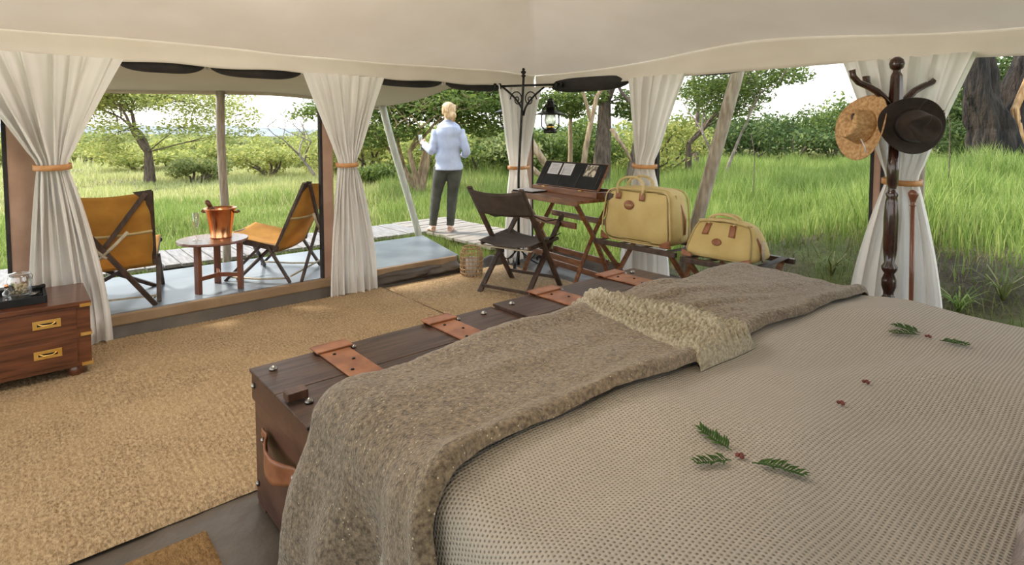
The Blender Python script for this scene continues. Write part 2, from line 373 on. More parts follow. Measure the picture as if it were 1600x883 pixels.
def copy_tree(o, parent=None):
    c = o.copy(); COL.objects.link(c)
    if parent is not None: c.parent = parent
    for ch in list(o.children): copy_tree(ch, c)
    return c
def struct(o, label=None): return tag(o, label, kind='structure')
def sm(t): t = max(0., min(1., t)); return t*t*(3-2*t)
def lerp(a, b, t): return a+(b-a)*t
def nz(x, y, z=0.): return mnoise.noise(Vector((x, y, z)))

WX, WY = 4.45, 4.72       # the two open tent walls
ZD = .18                  # deck height
# ------------------------------------------------------------------ terrain
def ground_z(x, y):
    r = math.hypot(x, y)
    # slight hollow to the left, bank rising beyond the right hand wall
    bank = sm((x-4.9)/1.3)*.42*sm((3.9-y)/1.8)
    far = sm((x-6.)/8.)*.35*sm((6-y)/6.+.5)
    roll = .05*nz(x*.35, y*.35)+.02*nz(x*1.3, y*1.3)
    inside = sm((max(x-4.6, y-4.9))/.8)
    dip = -.30*sm((r-14)/40.)*sm((y-x)/20.+.4)
    return -.03+(bank+far+roll)*inside+dip*inside
def azd(az, r): a = rad(az); return r*cos(a), r*sin(a)
rr = [0.]+[2.5*(1.045**i) for i in range(104)]; rr = [r for r in rr if r < 230]
az0, az1, na = -8., 112., 150
b = MB(); vs = []
for r in rr:
    for k in range(na+1):
        x, y = azd(lerp(az0, az1, k/na), r); vs.append((x, y, ground_z(x, y)))
fs = [(i*(na+1)+k, (i+1)*(na+1)+k, (i+1)*(na+1)+k+1, i*(na+1)+k+1) for i in range(len(rr)-1) for k in range(na)]
b.add(vs, fs)
g = b.build('ground', M['soil'], smooth=True); struct(g, 'soil and turf of the savanna around the tent')
# a plain ground patch behind the camera
g2 = MB().grid(lambda u, v: (lerp(-30, 30, u), lerp(-30, 4.0, v), -.06), 6, 6).build('ground', M['turf']); struct(g2)
# hills on the horizon, haze held in their colour
def hill(az_a, az_b, r, h, seed):
    def fn(u, v):
        az = lerp(az_a, az_b, u); x, y = azd(az, r+v*60)
        e_ = sin(PI*u)**.6
        return (x, y, -2+ (h*e_*(.7+.5*nz(u*5+seed, seed))+2)*sm(v*1.6) - 0.0)
    o = MB().grid(fn, 60, 4).build('hill', M['hills'], smooth=True); return struct(o, 'pale haze-coloured hill on the far horizon')
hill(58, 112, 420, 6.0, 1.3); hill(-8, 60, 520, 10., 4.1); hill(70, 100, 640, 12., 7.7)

# ------------------------------------------------------------------ tent floor, rug, mats
fl = MB().grid(lambda u, v: (lerp(-2.6, 4.62, u), lerp(-2.4, 4.76, v), .006+.006*nz(u*22, v*16)+(.012*abs(nz(u*40, v*9, 3))**.7 if v > .2 else 0)), 90, 90).build('floor', M['tarp'], smooth=True)
struct(fl, 'brown groundsheet floor of the tent')
def rug_fn(x0, x1, y0, y1, th, rib=.028):
    def fn(u, v):
        x = lerp(x0, x1, u); y = lerp(y0, y1, v)
        edge = min(u*(x1-x0), (1-u)*(x1-x0), v*(y1-y0), (1-v)*(y1-y0))
        k = sm(edge/.02)
        wob = .012*nz(x*2, y*1.3)
        z = th*(.25+.75*k)+k*(.0028*sin(2*PI*(x+wob)/rib)*(.5+1.2*abs(nz(x*3, y*2.2, 5)))+.003*nz(x*18, y*14, 2)+.0045*nz(x*70, y*45))
        z += .012*sm((nz(x*.9, y*.8, 9)-.1)*2)*k
        if edge <= 0: z = .008
        return (x+.004*nz(y*6, x*6), y+.006*nz(x*4, 0, 7), .008+max(z, 0))
    return fn
r1 = MB().grid(rug_fn(-1.6, 2.5, 2.34, 4.70, .022), 460, 300).build('woven_rug', M['rug'], smooth=True, recalc=False)
tag(r1, 'large ribbed golden sisal rug covering the open floor left of the trunks', 'rug')
r2 = MB().grid(rug_fn(2.512, 3.95, 2.42, 4.66, .018), 150, 150).build('woven_rug', M['rug'], smooth=True, recalc=False)
tag(r2, 'sisal rug under the folding chair, beyond the seam in the floor covering', 'rug')
r3 = MB().grid(rug_fn(-.75, .47, 1.45, 2.22, .016, .045), 110, 80).build('coir_mat', M['mat'], smooth=True, recalc=False)
tag(r3, 'small coarse brown coir mat lying between the rug and the bed', 'mat')

# ------------------------------------------------------------------ deck and its canvas face
def slab(x0, x1, y0, y1, z0, z1): return MB().box(((x0+x1)/2, (y0+y1)/2, (z0+z1)/2), (x1-x0, y1-y0, z1-z0))
dk = MB().poly([(-2.6, 4.77, .0), (3.42, 4.77, .0), (3.74, 5.95, .0), (-2.6, 6.02, .0)], ZD, (0, 0, 1)).build('deck', M['deck'], bevel=.012)
struct(dk, 'smooth blue grey veranda floor raised outside the tent')
def facefn(u, v):
    x = lerp(-2.6, 3.36, u)
    rump = sm((x-2.3)/.5)
    y = 4.765-.012-.05*(1-v)**1.5*(1+.6*nz(x*2, 0, 3))-rump*(.05+.07*nz(x*4, v*3, 1)+.05*abs(nz(x*11, v*8)))*sin(PI*min(1, (1-v)*1.2))
    return (x, y, lerp(.0, ZD-.035, v))
df = MB().grid(facefn, 260, 14).build('trim_1', M['tarp'], smooth=True); struct(df, 'rumpled brown canvas along the veranda step')
de = MB().box((.38, 4.752, ZD-.040), (6.0, .035, .082)).build('trim_2', M['tarpedge'], bevel=.012); struct(de, 'light brown canvas edging on the veranda step')
# ground-sheet bund on the right
bd = MB().grid(lambda u, v: (4.45+.06*sin(PI*v)+.03*nz(u*14, v*3), lerp(-1.2, 4.7, u), .01+.13*sin(PI*v)**.8*(1+.35*nz(u*11, v*2))), 120, 10).build('trim_3', M['tarp'], smooth=True)
struct(bd, 'raised groundsheet edge along the right tent wall')
bd2 = MB().grid(lambda u, v: (lerp(3.42, 4.6, u), 4.66+.16*v+.03*nz(u*9, v*3), .008+.11*sin(PI*v)**.8*(1+.45*nz(u*8, v*3))), 50, 10).build('trim_4', M['tarp'], smooth=True)
struct(bd2, 'crumpled groundsheet edge at the tent corner')

# ------------------------------------------------------------------ boardwalk
bw = thing('boardwalk', 'weathered grey plank boardwalk running behind the veranda and turning towards the tent', 'boardwalk', (2, 6.7, 0))
x = -2.4; k = 0
pm = {}
while x < 3.93:
    wd = .150
    o = MB().box((x+wd/2, 6.74+.012*random.uniform(-1, 1), .135+random.uniform(-.004, .004)), (wd-.014, .84, .035)).build('plank', M['board'], bw, world=True, bevel=.004)
    x += wd
y = 4.93
while y < 7.15:
    wd = .150
    o = MB().box((4.44, y+wd/2, .137+random.uniform(-.004, .004)), (.90+random.uniform(-.03, .03), wd-.014, .035)).build('plank', M['board_x'], bw, world=True, bevel=.004)
    y += wd
jb = MB()
for yy in (6.4, 7.08): jb.box((.75, yy, .05), (6.3, .06, .13))
for xx in (4.06, 4.8): jb.box((xx, 6.05, .05), (.06, 2.2, .13))
jb.build('joist', M['wood_chair'], bw, world=True)
# ------------------------------------------------------------------ tent: ceiling, valances
SEAM = 2.08
def seam_l(x): return SEAM+.012*sin(x*2.1)+.010*nz(x*1.5, 0, 2)
def seam_r(y): return 2.07+.10*math.exp(-((y-2.2)/.9)**2)-.02*sm((1.5-y)/1.)
X0, Y0 = -2.7, -2.5
def roofz(x, y):
    d1 = WX-x; d2 = WY-y; d3 = x-X0; d4 = y-Y0
    d = max(0, min(d1, d2, d3, d4))
    base = seam_r(y) if d1 < d2 else seam_l(x)
    # blend seam variation near the corner
    t = sm(abs(d1-d2)/.5); base = lerp(2.075, base, t)
    sag = -.12*sin(PI*min(1, d/2.6))*min(1, abs(d1-d2)/1.2)
    return lerp(base, SEAM, sm(d/1.2))+.42*d+sag+.006*nz(x*1.3, y*1.3)
def warp(t):  # denser toward the far walls
    return 1-(1-t)**1.5
cl = MB().grid(lambda u, v: (lerp(X0, WX, warp(u)), lerp(Y0, WY, warp(v)), roofz(lerp(X0, WX, warp(u)), lerp(Y0, WY, warp(v)))), 130, 130).build('ceiling', M['canvas'], smooth=True, solid=.004)
struct(cl, 'cream canvas ceiling of the tent')
VB = 1.93
v1 = MB().grid(lambda u, v: (lerp(X0, WX, u), WY+.012*sin(PI*v)-.03*v*(1-v)*nz(u*30, v*2)+.01, lerp(seam_l(lerp(X0, WX, u)), VB-.008*sin(u*60), v)), 200, 8).build('trim_5', M['valance'], smooth=True, solid=.004)
struct(v1, 'canvas valance along the top of the veranda side')
v2 = MB().grid(lambda u, v: (WX+.01+.015*sin(PI*v)*nz(u*18, v*2, 4), lerp(Y0, WY, u), lerp(lerp(2.07, seam_r(lerp(Y0, WY, u)), sm((WY-lerp(Y0, WY, u))/.5)), lerp(VB, 1.88, sm((1.6-lerp(Y0, WY, u))/1.4)), v)), 200, 8).build('trim_6', M['valance'], smooth=True, solid=.004)
struct(v2, 'canvas valance along the top of the right side')
# outer fly over the whole tent
def flyz(x, y):
    d = min(5.25-x, 5.5-y, x+3.4, y+3.2)
    return 2.14+.36*max(0, d)
fy = MB().grid(lambda u, v: (lerp(-3.4, 5.25, u), lerp(-3.2, 5.5, v), flyz(lerp(-3.4, 5.25, u), lerp(-3.2, 5.5, v))), 40, 40).build('ceiling', M['fly'], smooth=True, solid=.004)
struct(fy, 'pale translucent outer fly sheet above the tent')
# canvas wall behind the bed head, outside the picture
wb_ = MB().grid(lambda u, v: (lerp(.4, 3.2, u), Y0+.02*sin(u*60), lerp(0, 2.08, v)), 80, 2).build('wall_back', M['canvas'], smooth=True, solid=.004)
struct(wb_, 'cream canvas tent wall')
# rolled dark blinds in the gaps under the valance
def rolled(name_lab, p0, p1, zc, r, n=22):
    p0 = Vector(p0); p1 = Vector(p1); pts = []; rs = []
    for i in range(n+1):
        t = i/n; p = p0.lerp(p1, t); e_ = (1-(2*t-1)**4)
        pts.append((p.x, p.y, zc-.022*e_)); rs.append(max(.006, r*max(e_, 0)**.6))
    o = thing('rolled_blind', name_lab, 'blind', (pts[0][0], pts[0][1], zc-.1), group='rolled dark blinds under the valance')
    MB().tube(pts, rs, 10).build('roll', M['darkcanvas'], o, world=True, smooth=True)
    for q in (0, n):
        MB().tube([(pts[q][0]+.012*cos(a*PI/5), pts[q][1]-.0, pts[q][2]+.03+.055*sin(a*PI/5)-.02) for a in range(11)], .008, 6).build('tie_cord', M['valance'], o, world=True, smooth=True)
    return o
rolled('rolled dark blind just right of the leftmost curtain', (.55, 4.84, 0), (1.12, 4.84, 0), 1.955, .062)
rolled('rolled dark blind left of the middle curtain on the veranda side', (1.14, 4.84, 0), (1.86, 4.84, 0), 1.955, .062)
rolled('rolled dark blind right of the middle curtain on the veranda side', (2.46, 4.84, 0), (3.28, 4.84, 0), 1.955, .062)
rolled('rolled dark blind above the standing woman', (3.30, 4.84, 0), (4.1, 4.84, 0), 1.955, .062)
rolled('rolled dark blind above the hanging lantern', (4.51, 4.55, 0), (4.51, 3.42, 0), 1.965, .085)
rolled('thin rolled dark blind right of the curtain behind the large bag', (4.49, 2.85, 0), (4.49, 2.25, 0), 1.975, .03)

# veranda awning
def awn(u, v):
    x = lerp(-2.8, lerp(3.75, 3.30, v), u); y = lerp(4.93, 6.18, v)
    z = lerp(2.04, 1.835, v)-.05*sin(PI*v)*.6
    e_ = sm((u-.72)/.28)
    z -= .095*v*e_**2
    z += .02*sin(PI*u*3)*v
    if u > .9: z += -.03*sin(PI*v)*((u-.9)*10)
    return (x, y-.05*sin(PI*u*2.0)**2*v, z)
aw = MB().grid(awn, 80, 20).build('awning', M['awning'], smooth=True, solid=.006)
tag(aw, 'khaki canvas awning stretched over the veranda', 'awning')
ah = MB().grid(lambda u, v: (lambda p: (p[0], p[1]+.004, p[2]-.035*v))(awn(u, 1.)), 80, 2).build('hem', M['awning'], aw, world=True, smooth=True, solid=.006)

# poles
def pole(lab, pts, r, m, group=None):
    n = 9; P = []; rs = []
    a = Vector(pts[0]); b_ = Vector(pts[1])
    for i in range(n):
        t = i/(n-1); p = a.lerp(b_, t); bend = .012*sin(PI*t*2)
        P.append(p+Vector((bend, bend*.5, 0))); rs.append(r*(1+.08*nz(i*1.3, r*50)))
    o = MB().tube(P, rs, 12).build('tent_pole', m, smooth=True)
    return tag(o, lab, 'pole', group)
pole('upright brown wooden pole holding the awning behind the ice bucket', ((1.555, 6.13, ground_z(1.55, 6.13)-.05), (1.545, 6.13, 1.87)), .04, M['pole'])
pole('slanting pale grey pole under the awning tip, left of the standing woman', ((3.80, 6.10, .02), (3.29, 6.12, 1.76)), .042, M['polegreen'])
pole('leaning grey wooden pole outside, right of the large bag', ((4.76, 3.0, .10), (5.20, 2.70, 2.09)), .06, M['pole'])
pole('thick grey upright pole outside behind the coat stand', ((5.0, 1.22, .2), (5.08, 1.24, 2.12)), .056, M['pole'])
# flat posts with brown canvas sleeves behind the curtains
def post(lab, x, y, dx, dy, w_=.12):
    o = thing('tent_post', lab, 'post', (x, y, 0))
    MB().box((x, y, .98), (w_ if dx else .045, .045 if dx else w_, 1.94)).build('sleeve', M['sleeve'], o, world=True, bevel=.012)
    ex = w_/2+.008
    for sgn in dx or dy:
        MB().box((x+(sgn*ex if dx else 0), y+(0 if dx else sgn*ex), .98), (.022 if dx else .05, .05 if dx else .022, 1.94)).build('edge_strap', M['darkcanvas'], o, world=True, bevel=.004)
    return o
post('tent post with brown canvas sleeve behind the leftmost curtain', .04, 4.79, (-1, 1), None, .16)
post('tent post with dark edge behind the middle curtain on the veranda side', 2.04, 4.79, (-1,), None, .10)
post('tent corner post behind the curtain next to the lantern stand', 4.33, 4.80, (-1, 1), None, .26)
post('tent post behind the curtain by the large bag', 4.53, 3.23, None, (-1, 1), .16)
post('tent post behind the curtain and coat stand', 4.53, 1.33, None, (-1, 1), .05)

# ------------------------------------------------------------------ curtains
def curtain(lab, o, d, n_, top, mid, bot, zt, zm, zb, pleats, seed, amp=.035, belly=0., tie=True, buckle=True):
    """o: wall point; d: along the wall; n_: towards the room; top/mid/bot = (from, to) along d"""
    o = Vector(o); d = Vector(d); n_ = Vector(n_)
    ph = [random.uniform(0, 6.28) for _ in range(4)]
    def prof(z):
        if z > zm:
            t = (z-zm)/(zt-zm); k = t**1.12
            if t < .12: k = k*(.35+.65*t/.12)
            return lerp(mid[0], top[0], k), lerp(mid[1], top[1], k), t
        t = (zm-z)/(zm-zb); k = 1-(1-t)**1.7
        return lerp(mid[0], bot[0], k), lerp(mid[1], bot[1], k), -t
    def fn(u, v):
        z = lerp(zt, zb, v); a, b_, t = prof(z)
        cin = math.exp(-((z-zm)/.13)**2)
        uw = u+.013*sin(2*PI*u*3+ph[0])+.010*sin(5*u*2*PI+ph[1]+z*1.5)
        uw += .022*sin(2*PI*u*1.7+ph[3])+.006*sin(z*3.1+u*21); s_ = sin(2*PI*pleats*uw+ph[2]); s_ = math.tanh(1.9*s_)/math.tanh(1.9)*(.72+.28*sin(u*17+ph[0])); s2 = sin(2*PI*pleats*2.3*uw+ph[3]+z*1.2)
        wd = abs(b_-a); A = 1.45*amp*(1-.45*cin)*(.75+.5*nz(u*6, z*1.2, seed))
        off = A*s_+.20*A*s2+.010*nz(u*9, z*5, seed+3)
        bulge = (.05*cin+.015)*sin(PI*u)
        if v < .02: off *= .9
        P = o+d*(lerp(a, b_, u)+.30*A*cos(2*PI*pleats*uw+ph[2]))+n_*(off+bulge+amp*.9+belly*max(0, -t))
        bz = zb+.012*s_*(1 if v == 1 else 0)+.02*nz(u*4, seed, 1)*(1 if v == 1 else 0)
        return (P.x, P.y, z if v < 1 else bz)
    root = thing('curtain', lab, 'curtain', tuple((o+d*((bot[0]+bot[1])/2)+n_*.03+Vector((0, 0, zb-o.z)))))
    MB().grid(fn, pleats*26, 80).build('drape', M['curtain'], root, world=True, smooth=True)
    if tie:
        w_ = abs(mid[1]-mid[0])/2+.022; c = o+d*((mid[0]+mid[1])/2)
        dep = amp+.055
        tb = MB(); K = 32
        def tf(u, v):
            a = 2*PI*u; P = c+d*(w_*cos(a))+n_*(amp*.9+.012+dep*sin(a)*(1 if sin(a) > 0 else .7))
            return (P.x, P.y, zm-.018+.036*v+.006*cos(a+1))
        tb.grid(tf, K, 2)
        tbo = tb.build('tie_back', M['tieleather'], root, world=True, smooth=True, solid=.005)
        if buckle:
            P = c+d*(-.25*w_)+n_*(amp*.9+.018+dep)
            bb = MB()
            R_ = Matrix((d, n_, Vector((0, 0, 1)))).transposed()
            for (dx_, dz, sx_, sz) in ((-.018, 0, .006, .05), (.018, 0, .006, .05), (0, .022, .04, .006), (0, -.022, .04, .006)):
                bb.box(P+d*dx_+Vector((0, 0, dz)), (sx_, .006, sz), M_=R_)
            bb.build('buckle', M['brass'], tbo, world=True)
    return root
YL = 4.70
curtain('leftmost white curtain tied back beside the low wooden chest', (0, YL, 0), (1, 0, 0), (0, -1, 0), (-.30, .57), (.105, .255), (.03, .46), 1.935, 1.225, .035, 8, 1.2, .040, belly=.02)
curtain('white curtain tied back between the two camp chairs and the standing woman', (0, YL, 0), (1, 0, 0), (0, -1, 0), (1.79, 2.53), (2.085, 2.235), (1.98, 2.44), 1.93, 1.165, .03, 8, 5.2, .038)
curtain('white curtain gathered at the tent corner behind the black lantern stand', (0, YL, 0), (1, 0, 0), (0, -1, 0), (3.87, 4.47), (4.02, 4.26), (3.97, 4.33), 1.94, 1.06, .03, 6, 9.4, .036)
curtain('white curtain tied back behind the large khaki bag', (4.44, 0, 0), (0, 1, 0), (-1, 0, 0), (2.76, 3.38), (3.08, 3.29), (2.90, 3.46), 1.95, 1.13, .06, 6, 3.3, .036)
curtain('cream curtain tied back behind the coat stand', (4.44, 0, 0), (0, 1, 0), (-1, 0, 0), (.78, 1.52), (1.06, 1.24), (.88, 1.44), 1.93, 1.12, .10, 7, 7.7, .042)
# ------------------------------------------------------------------ bed
BX0, BX1, BY0, BY1, BZ = .60, 2.84, -.75, 1.50, .74
def bumpz(x, y):
    return .026*nz(x*1.5+3, y*2.1, 2)+.017*nz(x*3.1, y*3.6, 6)+.020*sm((nz(x*1.1+y*1.3, y*1.9-x*.6, 11)-.05)*2.5)
def drape(x, y, out=.0, rnd=.07, foot=True, spread=.10, fold=.02, seed=0.):
    """position of a cloth point laid over the bed; x,y measured on the flat cloth"""
    a = max(BX0+rnd-x, 0); a2 = max(x-(BX1-rnd), 0); b_ = max(y-(BY1-rnd), 0) if foot else 0
    cx_ = min(max(x, BX0+rnd), BX1-rnd); cy_ = min(y, BY1-rnd) if foot else y
    sx_ = -a if a > 0 else a2
    L = math.hypot(sx_, b_)
    if L < 1e-6: return Vector((x, y, BZ+bumpz(x, y)+out))
    dx, dy = sx_/L, b_/L
    R_ = rnd+out; q = rnd*PI/2
    ed = bumpz(cx_, cy_)*max(0, 1-L/.15)
    if L < q:
        t = L/rnd; r = R_*sin(t); z = BZ-rnd+R_*cos(t)
    else:
        dr = L-q; al = cx_*9+cy_*9+math.atan2(dy, dx)*2.2
        r = R_+spread*dr+fold*min(1, dr*5)*sin(al*1.25+seed+dr*1.5)+fold*.6*min(1, dr*4)*sin(al*3.1+2.*seed); z = BZ-rnd-dr; r += fold*.42*min(1, dr*4)
    return Vector((cx_+dx*r, cy_+dy*r, z+ed))
bed = thing('bed', 'large bed with a beige waffle coverlet filling the right foreground', 'bed', ((BX0+BX1)/2, .4, 0))
MB().box(((BX0+BX1)/2, (BY0+BY1)/2-.02, .20), (BX1-BX0-.16, BY1-BY0-.12, .34)).build('bed_base', M['wood_dark'], bed, world=True, bevel=.02)
MB().box(((BX0+BX1)/2, (BY0+BY1)/2-.01, .53), (BX1-BX0-.07, BY1-BY0-.05, .32)).build('mattress', M['curtain'], bed, world=True, bevel=.05)
cx0, cx1, cy0, cy1 = BX0-.50, BX1+.50, BY0, BY1+.26
cov = MB().grid(lambda u, v: drape(lerp(cx0, cx1, u), lerp(cy0, cy1, v), fold=.012), 190, 150, uvfn=lambda u, v: (lerp(cx0, cx1, u), lerp(cy0, cy1, v))).build('coverlet', M['coverlet'], bed, world=True, smooth=True)

# throw blanket
def near_y(x):
    k = .925+.02*sin(x*3.0)+.012*sin(x*7+1)
    return k-.10*sm((x-1.9)/.8)-.12*sm((.75-x)/.4)
tx0, tx1 = BX0-.60, BX1+.30
def throw_fn(top):
    def fn(u, v):
        x = lerp(tx0, tx1, u); y0 = near_y(x); y1 = BY1+.235; y = lerp(y0, y1, v)
        e_ = min((y-y0)/.022, 1, u*(tx1-tx0)/.02, (1-u)*(tx1-tx0)/.02, (y1-y)/.02)
        e_ = max(0, e_); th = .006+.026*math.sqrt(1-(1-e_)**2)
        roll = .010*math.exp(-((y-y0-.03)/.025)**2)
        fl = .010*nz(x*4, y*5, 3)+.004*nz(x*14, y*14, 5)+.014*sm((nz(x*1.2, y*4, 8)-.1)*3)
        wr = .016*math.exp(-((x-2.0)/.30)**2)*max(0, sin((y+.35*x)*38))*sm((y-y0)/.2)
        o_ = (th+roll+fl+wr+.006) if top else .003
        if top: o_ += .0022*nz(x*60, y*60)
        return drape(x, y, out=max(o_, .003), spread=.10, fold=.045, seed=1.4)
    return fn
th_ = thing('throw_blanket', 'thick brown felted wool throw spread across the foot of the bed', 'blanket', ((BX0+BX1)/2, 1.2, .74))
MB().grid(throw_fn(True), 460, 130).build('felt', M['throw'], th_, world=True, smooth=True, recalc=False)
# knitted centre band
def knit_fn(u, v):
    s_ = lerp(0, 1, v); y = lerp(near_y(1.7)-.035, BY1+.10, s_)
    xc = 1.63+.20*s_**1.2+.05*sin(s_*5+.6); hw = .165-.035*s_+.02*sin(s_*6)
    x = xc+(2*u-1)*hw
    yy = y
    e_ = max(0, min(1, u/.05, (1-u)/.05, s_/.03))
    rows = .019*abs(sin(PI*u*9+.7*sin(s_*60)))*(.4+.6*abs(sin(s_*PI*34)))
    rib = .018*abs(sin(PI*u*8))*sm((.16-s_)/.05)
    fold_ = .035*math.exp(-((u-.52-.10*sin(s_*7))/.10)**2)*sm(s_/.15)-.028*math.exp(-((u-.66-.10*sin(s_*7))/.055)**2)*sm(s_/.2)
    o_ = .030+e_*.016+rows*e_+rib*e_+fold_
    if s_ < .03: o_ = lerp(.004, o_, math.sqrt(max(0, 1-(1-s_/.03)**2)))
    if u < .02 or u > .98: o_ = min(o_, .026)
    return drape(x, yy, out=max(.004, o_), spread=.10, fold=.03, seed=1.4)
MB().grid(knit_fn, 130, 240).build('knitted_band', M['cable'], th_, world=True, smooth=True, recalc=False)['label'] = 'pale chunky cable knit band across the throw'
# pillow at the right edge of the picture
def pillow(lab, c, sx_, sy_, sz, rz, m, cat='pillow', tilt=0.):
    def fn(u, v):
        a = 2*u-1; b_ = 2*v-1
        return a, b_
    b = MB(); n = 28; vs = []
    R_ = Matrix.Rotation(rz, 3, 'Z') @ Matrix.Rotation(tilt, 3, 'X')
    for sgn in (1, -1):
        b2 = MB().grid(lambda u, v: (lambda a, q: R_ @ Vector((a*sx_*(1-.10*(1-q*q)*0-.06*(1-abs(q))), q*sy_*(1-.06*(1-abs(a))), sgn*sz*((1-a**4)*(1-q**4))**.5+.006*nz(a*3, q*3, sgn)))+Vector(c))(2*u-1, 2*v-1), n, n)
        b.add(b2.v, b2.f)
    o = b.build('pillow', m, smooth=True)
    q = o.modifiers.new('w', 'WELD'); q.merge_threshold = .002
    return tag(o, lab, cat)
pillow('grey brown textured cushion cut off by the right edge of the picture', (1.37, -.02, .81), .30, .175, .055, rad(5), M['piping'], 'cushion')

# ------------------------------------------------------------------ trunks at the foot of the bed
def trunk(lab, x0, x1, y0, y1, zt, straps, handle, lift=0.):
    o = thing('footlocker', lab, 'trunk', ((x0+x1)/2, (y0+y1)/2, 0), group='dark wooden trunks at the foot of the bed')
    cx_, cy_ = (x0+x1)/2, (y0+y1)/2; zl = zt-.12
    MB().box((cx_, cy_, (zl+.02)/2+.005), (x1-x0-.016, y1-y0-.016, zl-.02)).build('box', M['wood_dark_y'], o, world=True, bevel=.006)
    lid = MB().box((cx_, cy_, (zl+zt-.014)/2+.001), (x1-x0, y1-y0, zt-zl-.016)).build('lid', M['wood_dark_y'], o, world=True, bevel=.005)
    nb = 2
    for k in range(nb):
        w_ = (y1-y0+.012)/nb
        MB().box((cx_, y0-.006+w_*(k+.5), zt-.006), (x1-x0+.012, w_-.0035, .014)).build('plank', M['wood_dark'], lid, world=True, bevel=.003)
    for xs, w_ in straps:
        s_ = MB().box((xs, cy_-.01, zt+.006), (w_, y1-y0-.05, .008))
        so = s_.build('strap', M['leather'], o, world=True, bevel=.003)
        s2 = MB().box((xs+.004, y1-.02, zt+.014), (w_+.03, .085, .010))
        s2.box((xs, y1+.011, zt-.05), (w_, .010, .14))
        s2.build('strap_flap', M['leather'], so, world=True, bevel=.004)
        rv = MB()
        for dx, yy in ((-.02, y1-.10), (.02, y1-.19), (-.03, cy_), (.03, y0+.12)):
            rv.lathe([(0, .006), (.006, .004), (.008, 0)], (xs+dx, yy, zt+.010), 8)
        rv.build('rivet', M['iron'], so, world=True, smooth=True)
        MB().lathe([(.011, 0), (.011, .008), (.006, .013), (0, .014)], (xs+w_/2+.02, y1-.06, zt), 10).build('stud', M['steel'], o, world=True, smooth=True)
    for xx in (x0+.06, x1-.10):
        for yy in (y1-.07, y0+.15):
            MB().lathe([(.015, 0), (.015, .007), (.009, .014), (0, .017)], (xx, yy, zt+.001), 12).build('stud', M['steel'], o, world=True, smooth=True)
    # corner batten with studs on the left end
    MB().lathe([(.012, 0), (.009, .008), (0, .011)], (x0-.001, y1-.035, zt-.055), 10, R_=Matrix.Rotation(-PI/2, 3, 'Y')).build('stud', M['steel'], o, world=True, smooth=True)
    MB().lathe([(.012, 0), (.009, .008), (0, .011)], (x0+.007, y1-.035, .10), 10, R_=Matrix.Rotation(-PI/2, 3, 'Y')).build('stud', M['steel'], o, world=True, smooth=True)
    for yy in (y0+.06, y1-.06):
        MB().box((x0+.05, yy, .012), (.08, .08, .024)).build('foot', M['wood_dark_y'], o, world=True)
        MB().box((x1-.05, yy, .012), (.08, .08, .024)).build('foot', M['wood_dark_y'], o, world=True)
    if handle:
        ya, yb = y1-.14, y1-.50; zz = zt-.205
        def hf(u, v):
            y = lerp(ya, yb, u); arc = sin(PI*min(1, max(0, (u-.12)/.76)))
            wd = .030+.014*arc
            return (x0-.006-.040*arc-.004*nz(u*9, v*4), y, zz-.006*u-.02*arc+wd*(1-2*v))
        hd = MB().grid(hf, 30, 6).build('handle', M['leather'], o, world=True, smooth=True, solid=.007)
        for yy in (ya-.03, yb+.03):
            MB().lathe([(.010, 0), (.008, .006), (0, .009)], (x0-.014, yy, zz), 10, R_=Matrix.Rotation(-PI/2, 3, 'Y')).build('rivet', M['steel'], hd, world=True, smooth=True)
        MB().box((x0+.035, y0+.20, zt+.022), (.07, .05, .032)).build('latch_block', M['wood_dark_y'], o, world=True, bevel=.004)
    return o
TY0, TY1 = 1.71, 2.28
trunk('dark wooden trunk with leather carrying handle on its end, nearer the camera', .655, 1.835, TY0, TY1, .540, ((.965, .125), (1.50, .13)), True)
trunk('dark wooden trunk behind the other one, next to the folding chair', 1.85, 3.02, TY0-.01, TY1-.01, .556, ((2.19, .16), (2.76, .16)), False)

# ------------------------------------------------------------------ low chest with brass pulls
ch = thing('chest_of_drawers', 'low polished mahogany chest with recessed brass pulls and bun feet', 'chest', (-.34, 4.36, 0))
cx0_, cx1_, cy0_, cy1_ = -1.0, .30, 4.10, 4.60; ct = .468
MB().box(((cx0_+cx1_)/2, (cy0_+cy1_)/2, .265), (cx1_-cx0_, cy1_-cy0_, .355)).build('carcass', M['wood_mahog'], ch, world=True, bevel=.003)
MB().box(((cx0_+cx1_)/2, (cy0_+cy1_)/2-.002, ct-.012), (cx1_-cx0_+.012, cy1_-cy0_+.012, .024)).build('top', M['wood_mahog'], ch, world=True, bevel=.003)
for xa, xb in ((-.27, .235), (-.81, -.30)):
    for z0, z1 in ((.288, .428), (.112, .262)):
        dr = MB().box(((xa+xb)/2, cy0_-.003, (z0+z1)/2), (xb-xa, .016, z1-z0)).build('drawer', M['wood_mahog'], ch, world=True, bevel=.003)
        hx = .102 if xa > -.28 else -.55; hz = (z0+z1)/2+.012
        hb = MB().box((hx, cy0_-.013, hz), (.125, .006, .048)).build('pull_plate', M['brass'], dr, world=True, bevel=.002)
        hb2 = MB().box((hx, cy0_-.0175, hz), (.085, .003, .014)); hb2.build('pull', M['iron'], dr, world=True, bevel=.001)
        MB().tube([(hx-.038, cy0_-.02, hz+.008), (hx-.02, cy0_-.022, hz-.004), (hx+.02, cy0_-.022, hz-.004), (hx+.038, cy0_-.02, hz+.008)], .0035, 8).build('pull_bail', M['brass'], dr, world=True, smooth=True)
for z in (.445, .275, .10):
    MB().box((cx1_-.022, cy0_-.005, z), (.052, .014, .018)).box((cx1_+.002, cy0_+.02, z), (.008, .052, .018)).build('corner_strap', M['brass'], ch, world=True, bevel=.001)
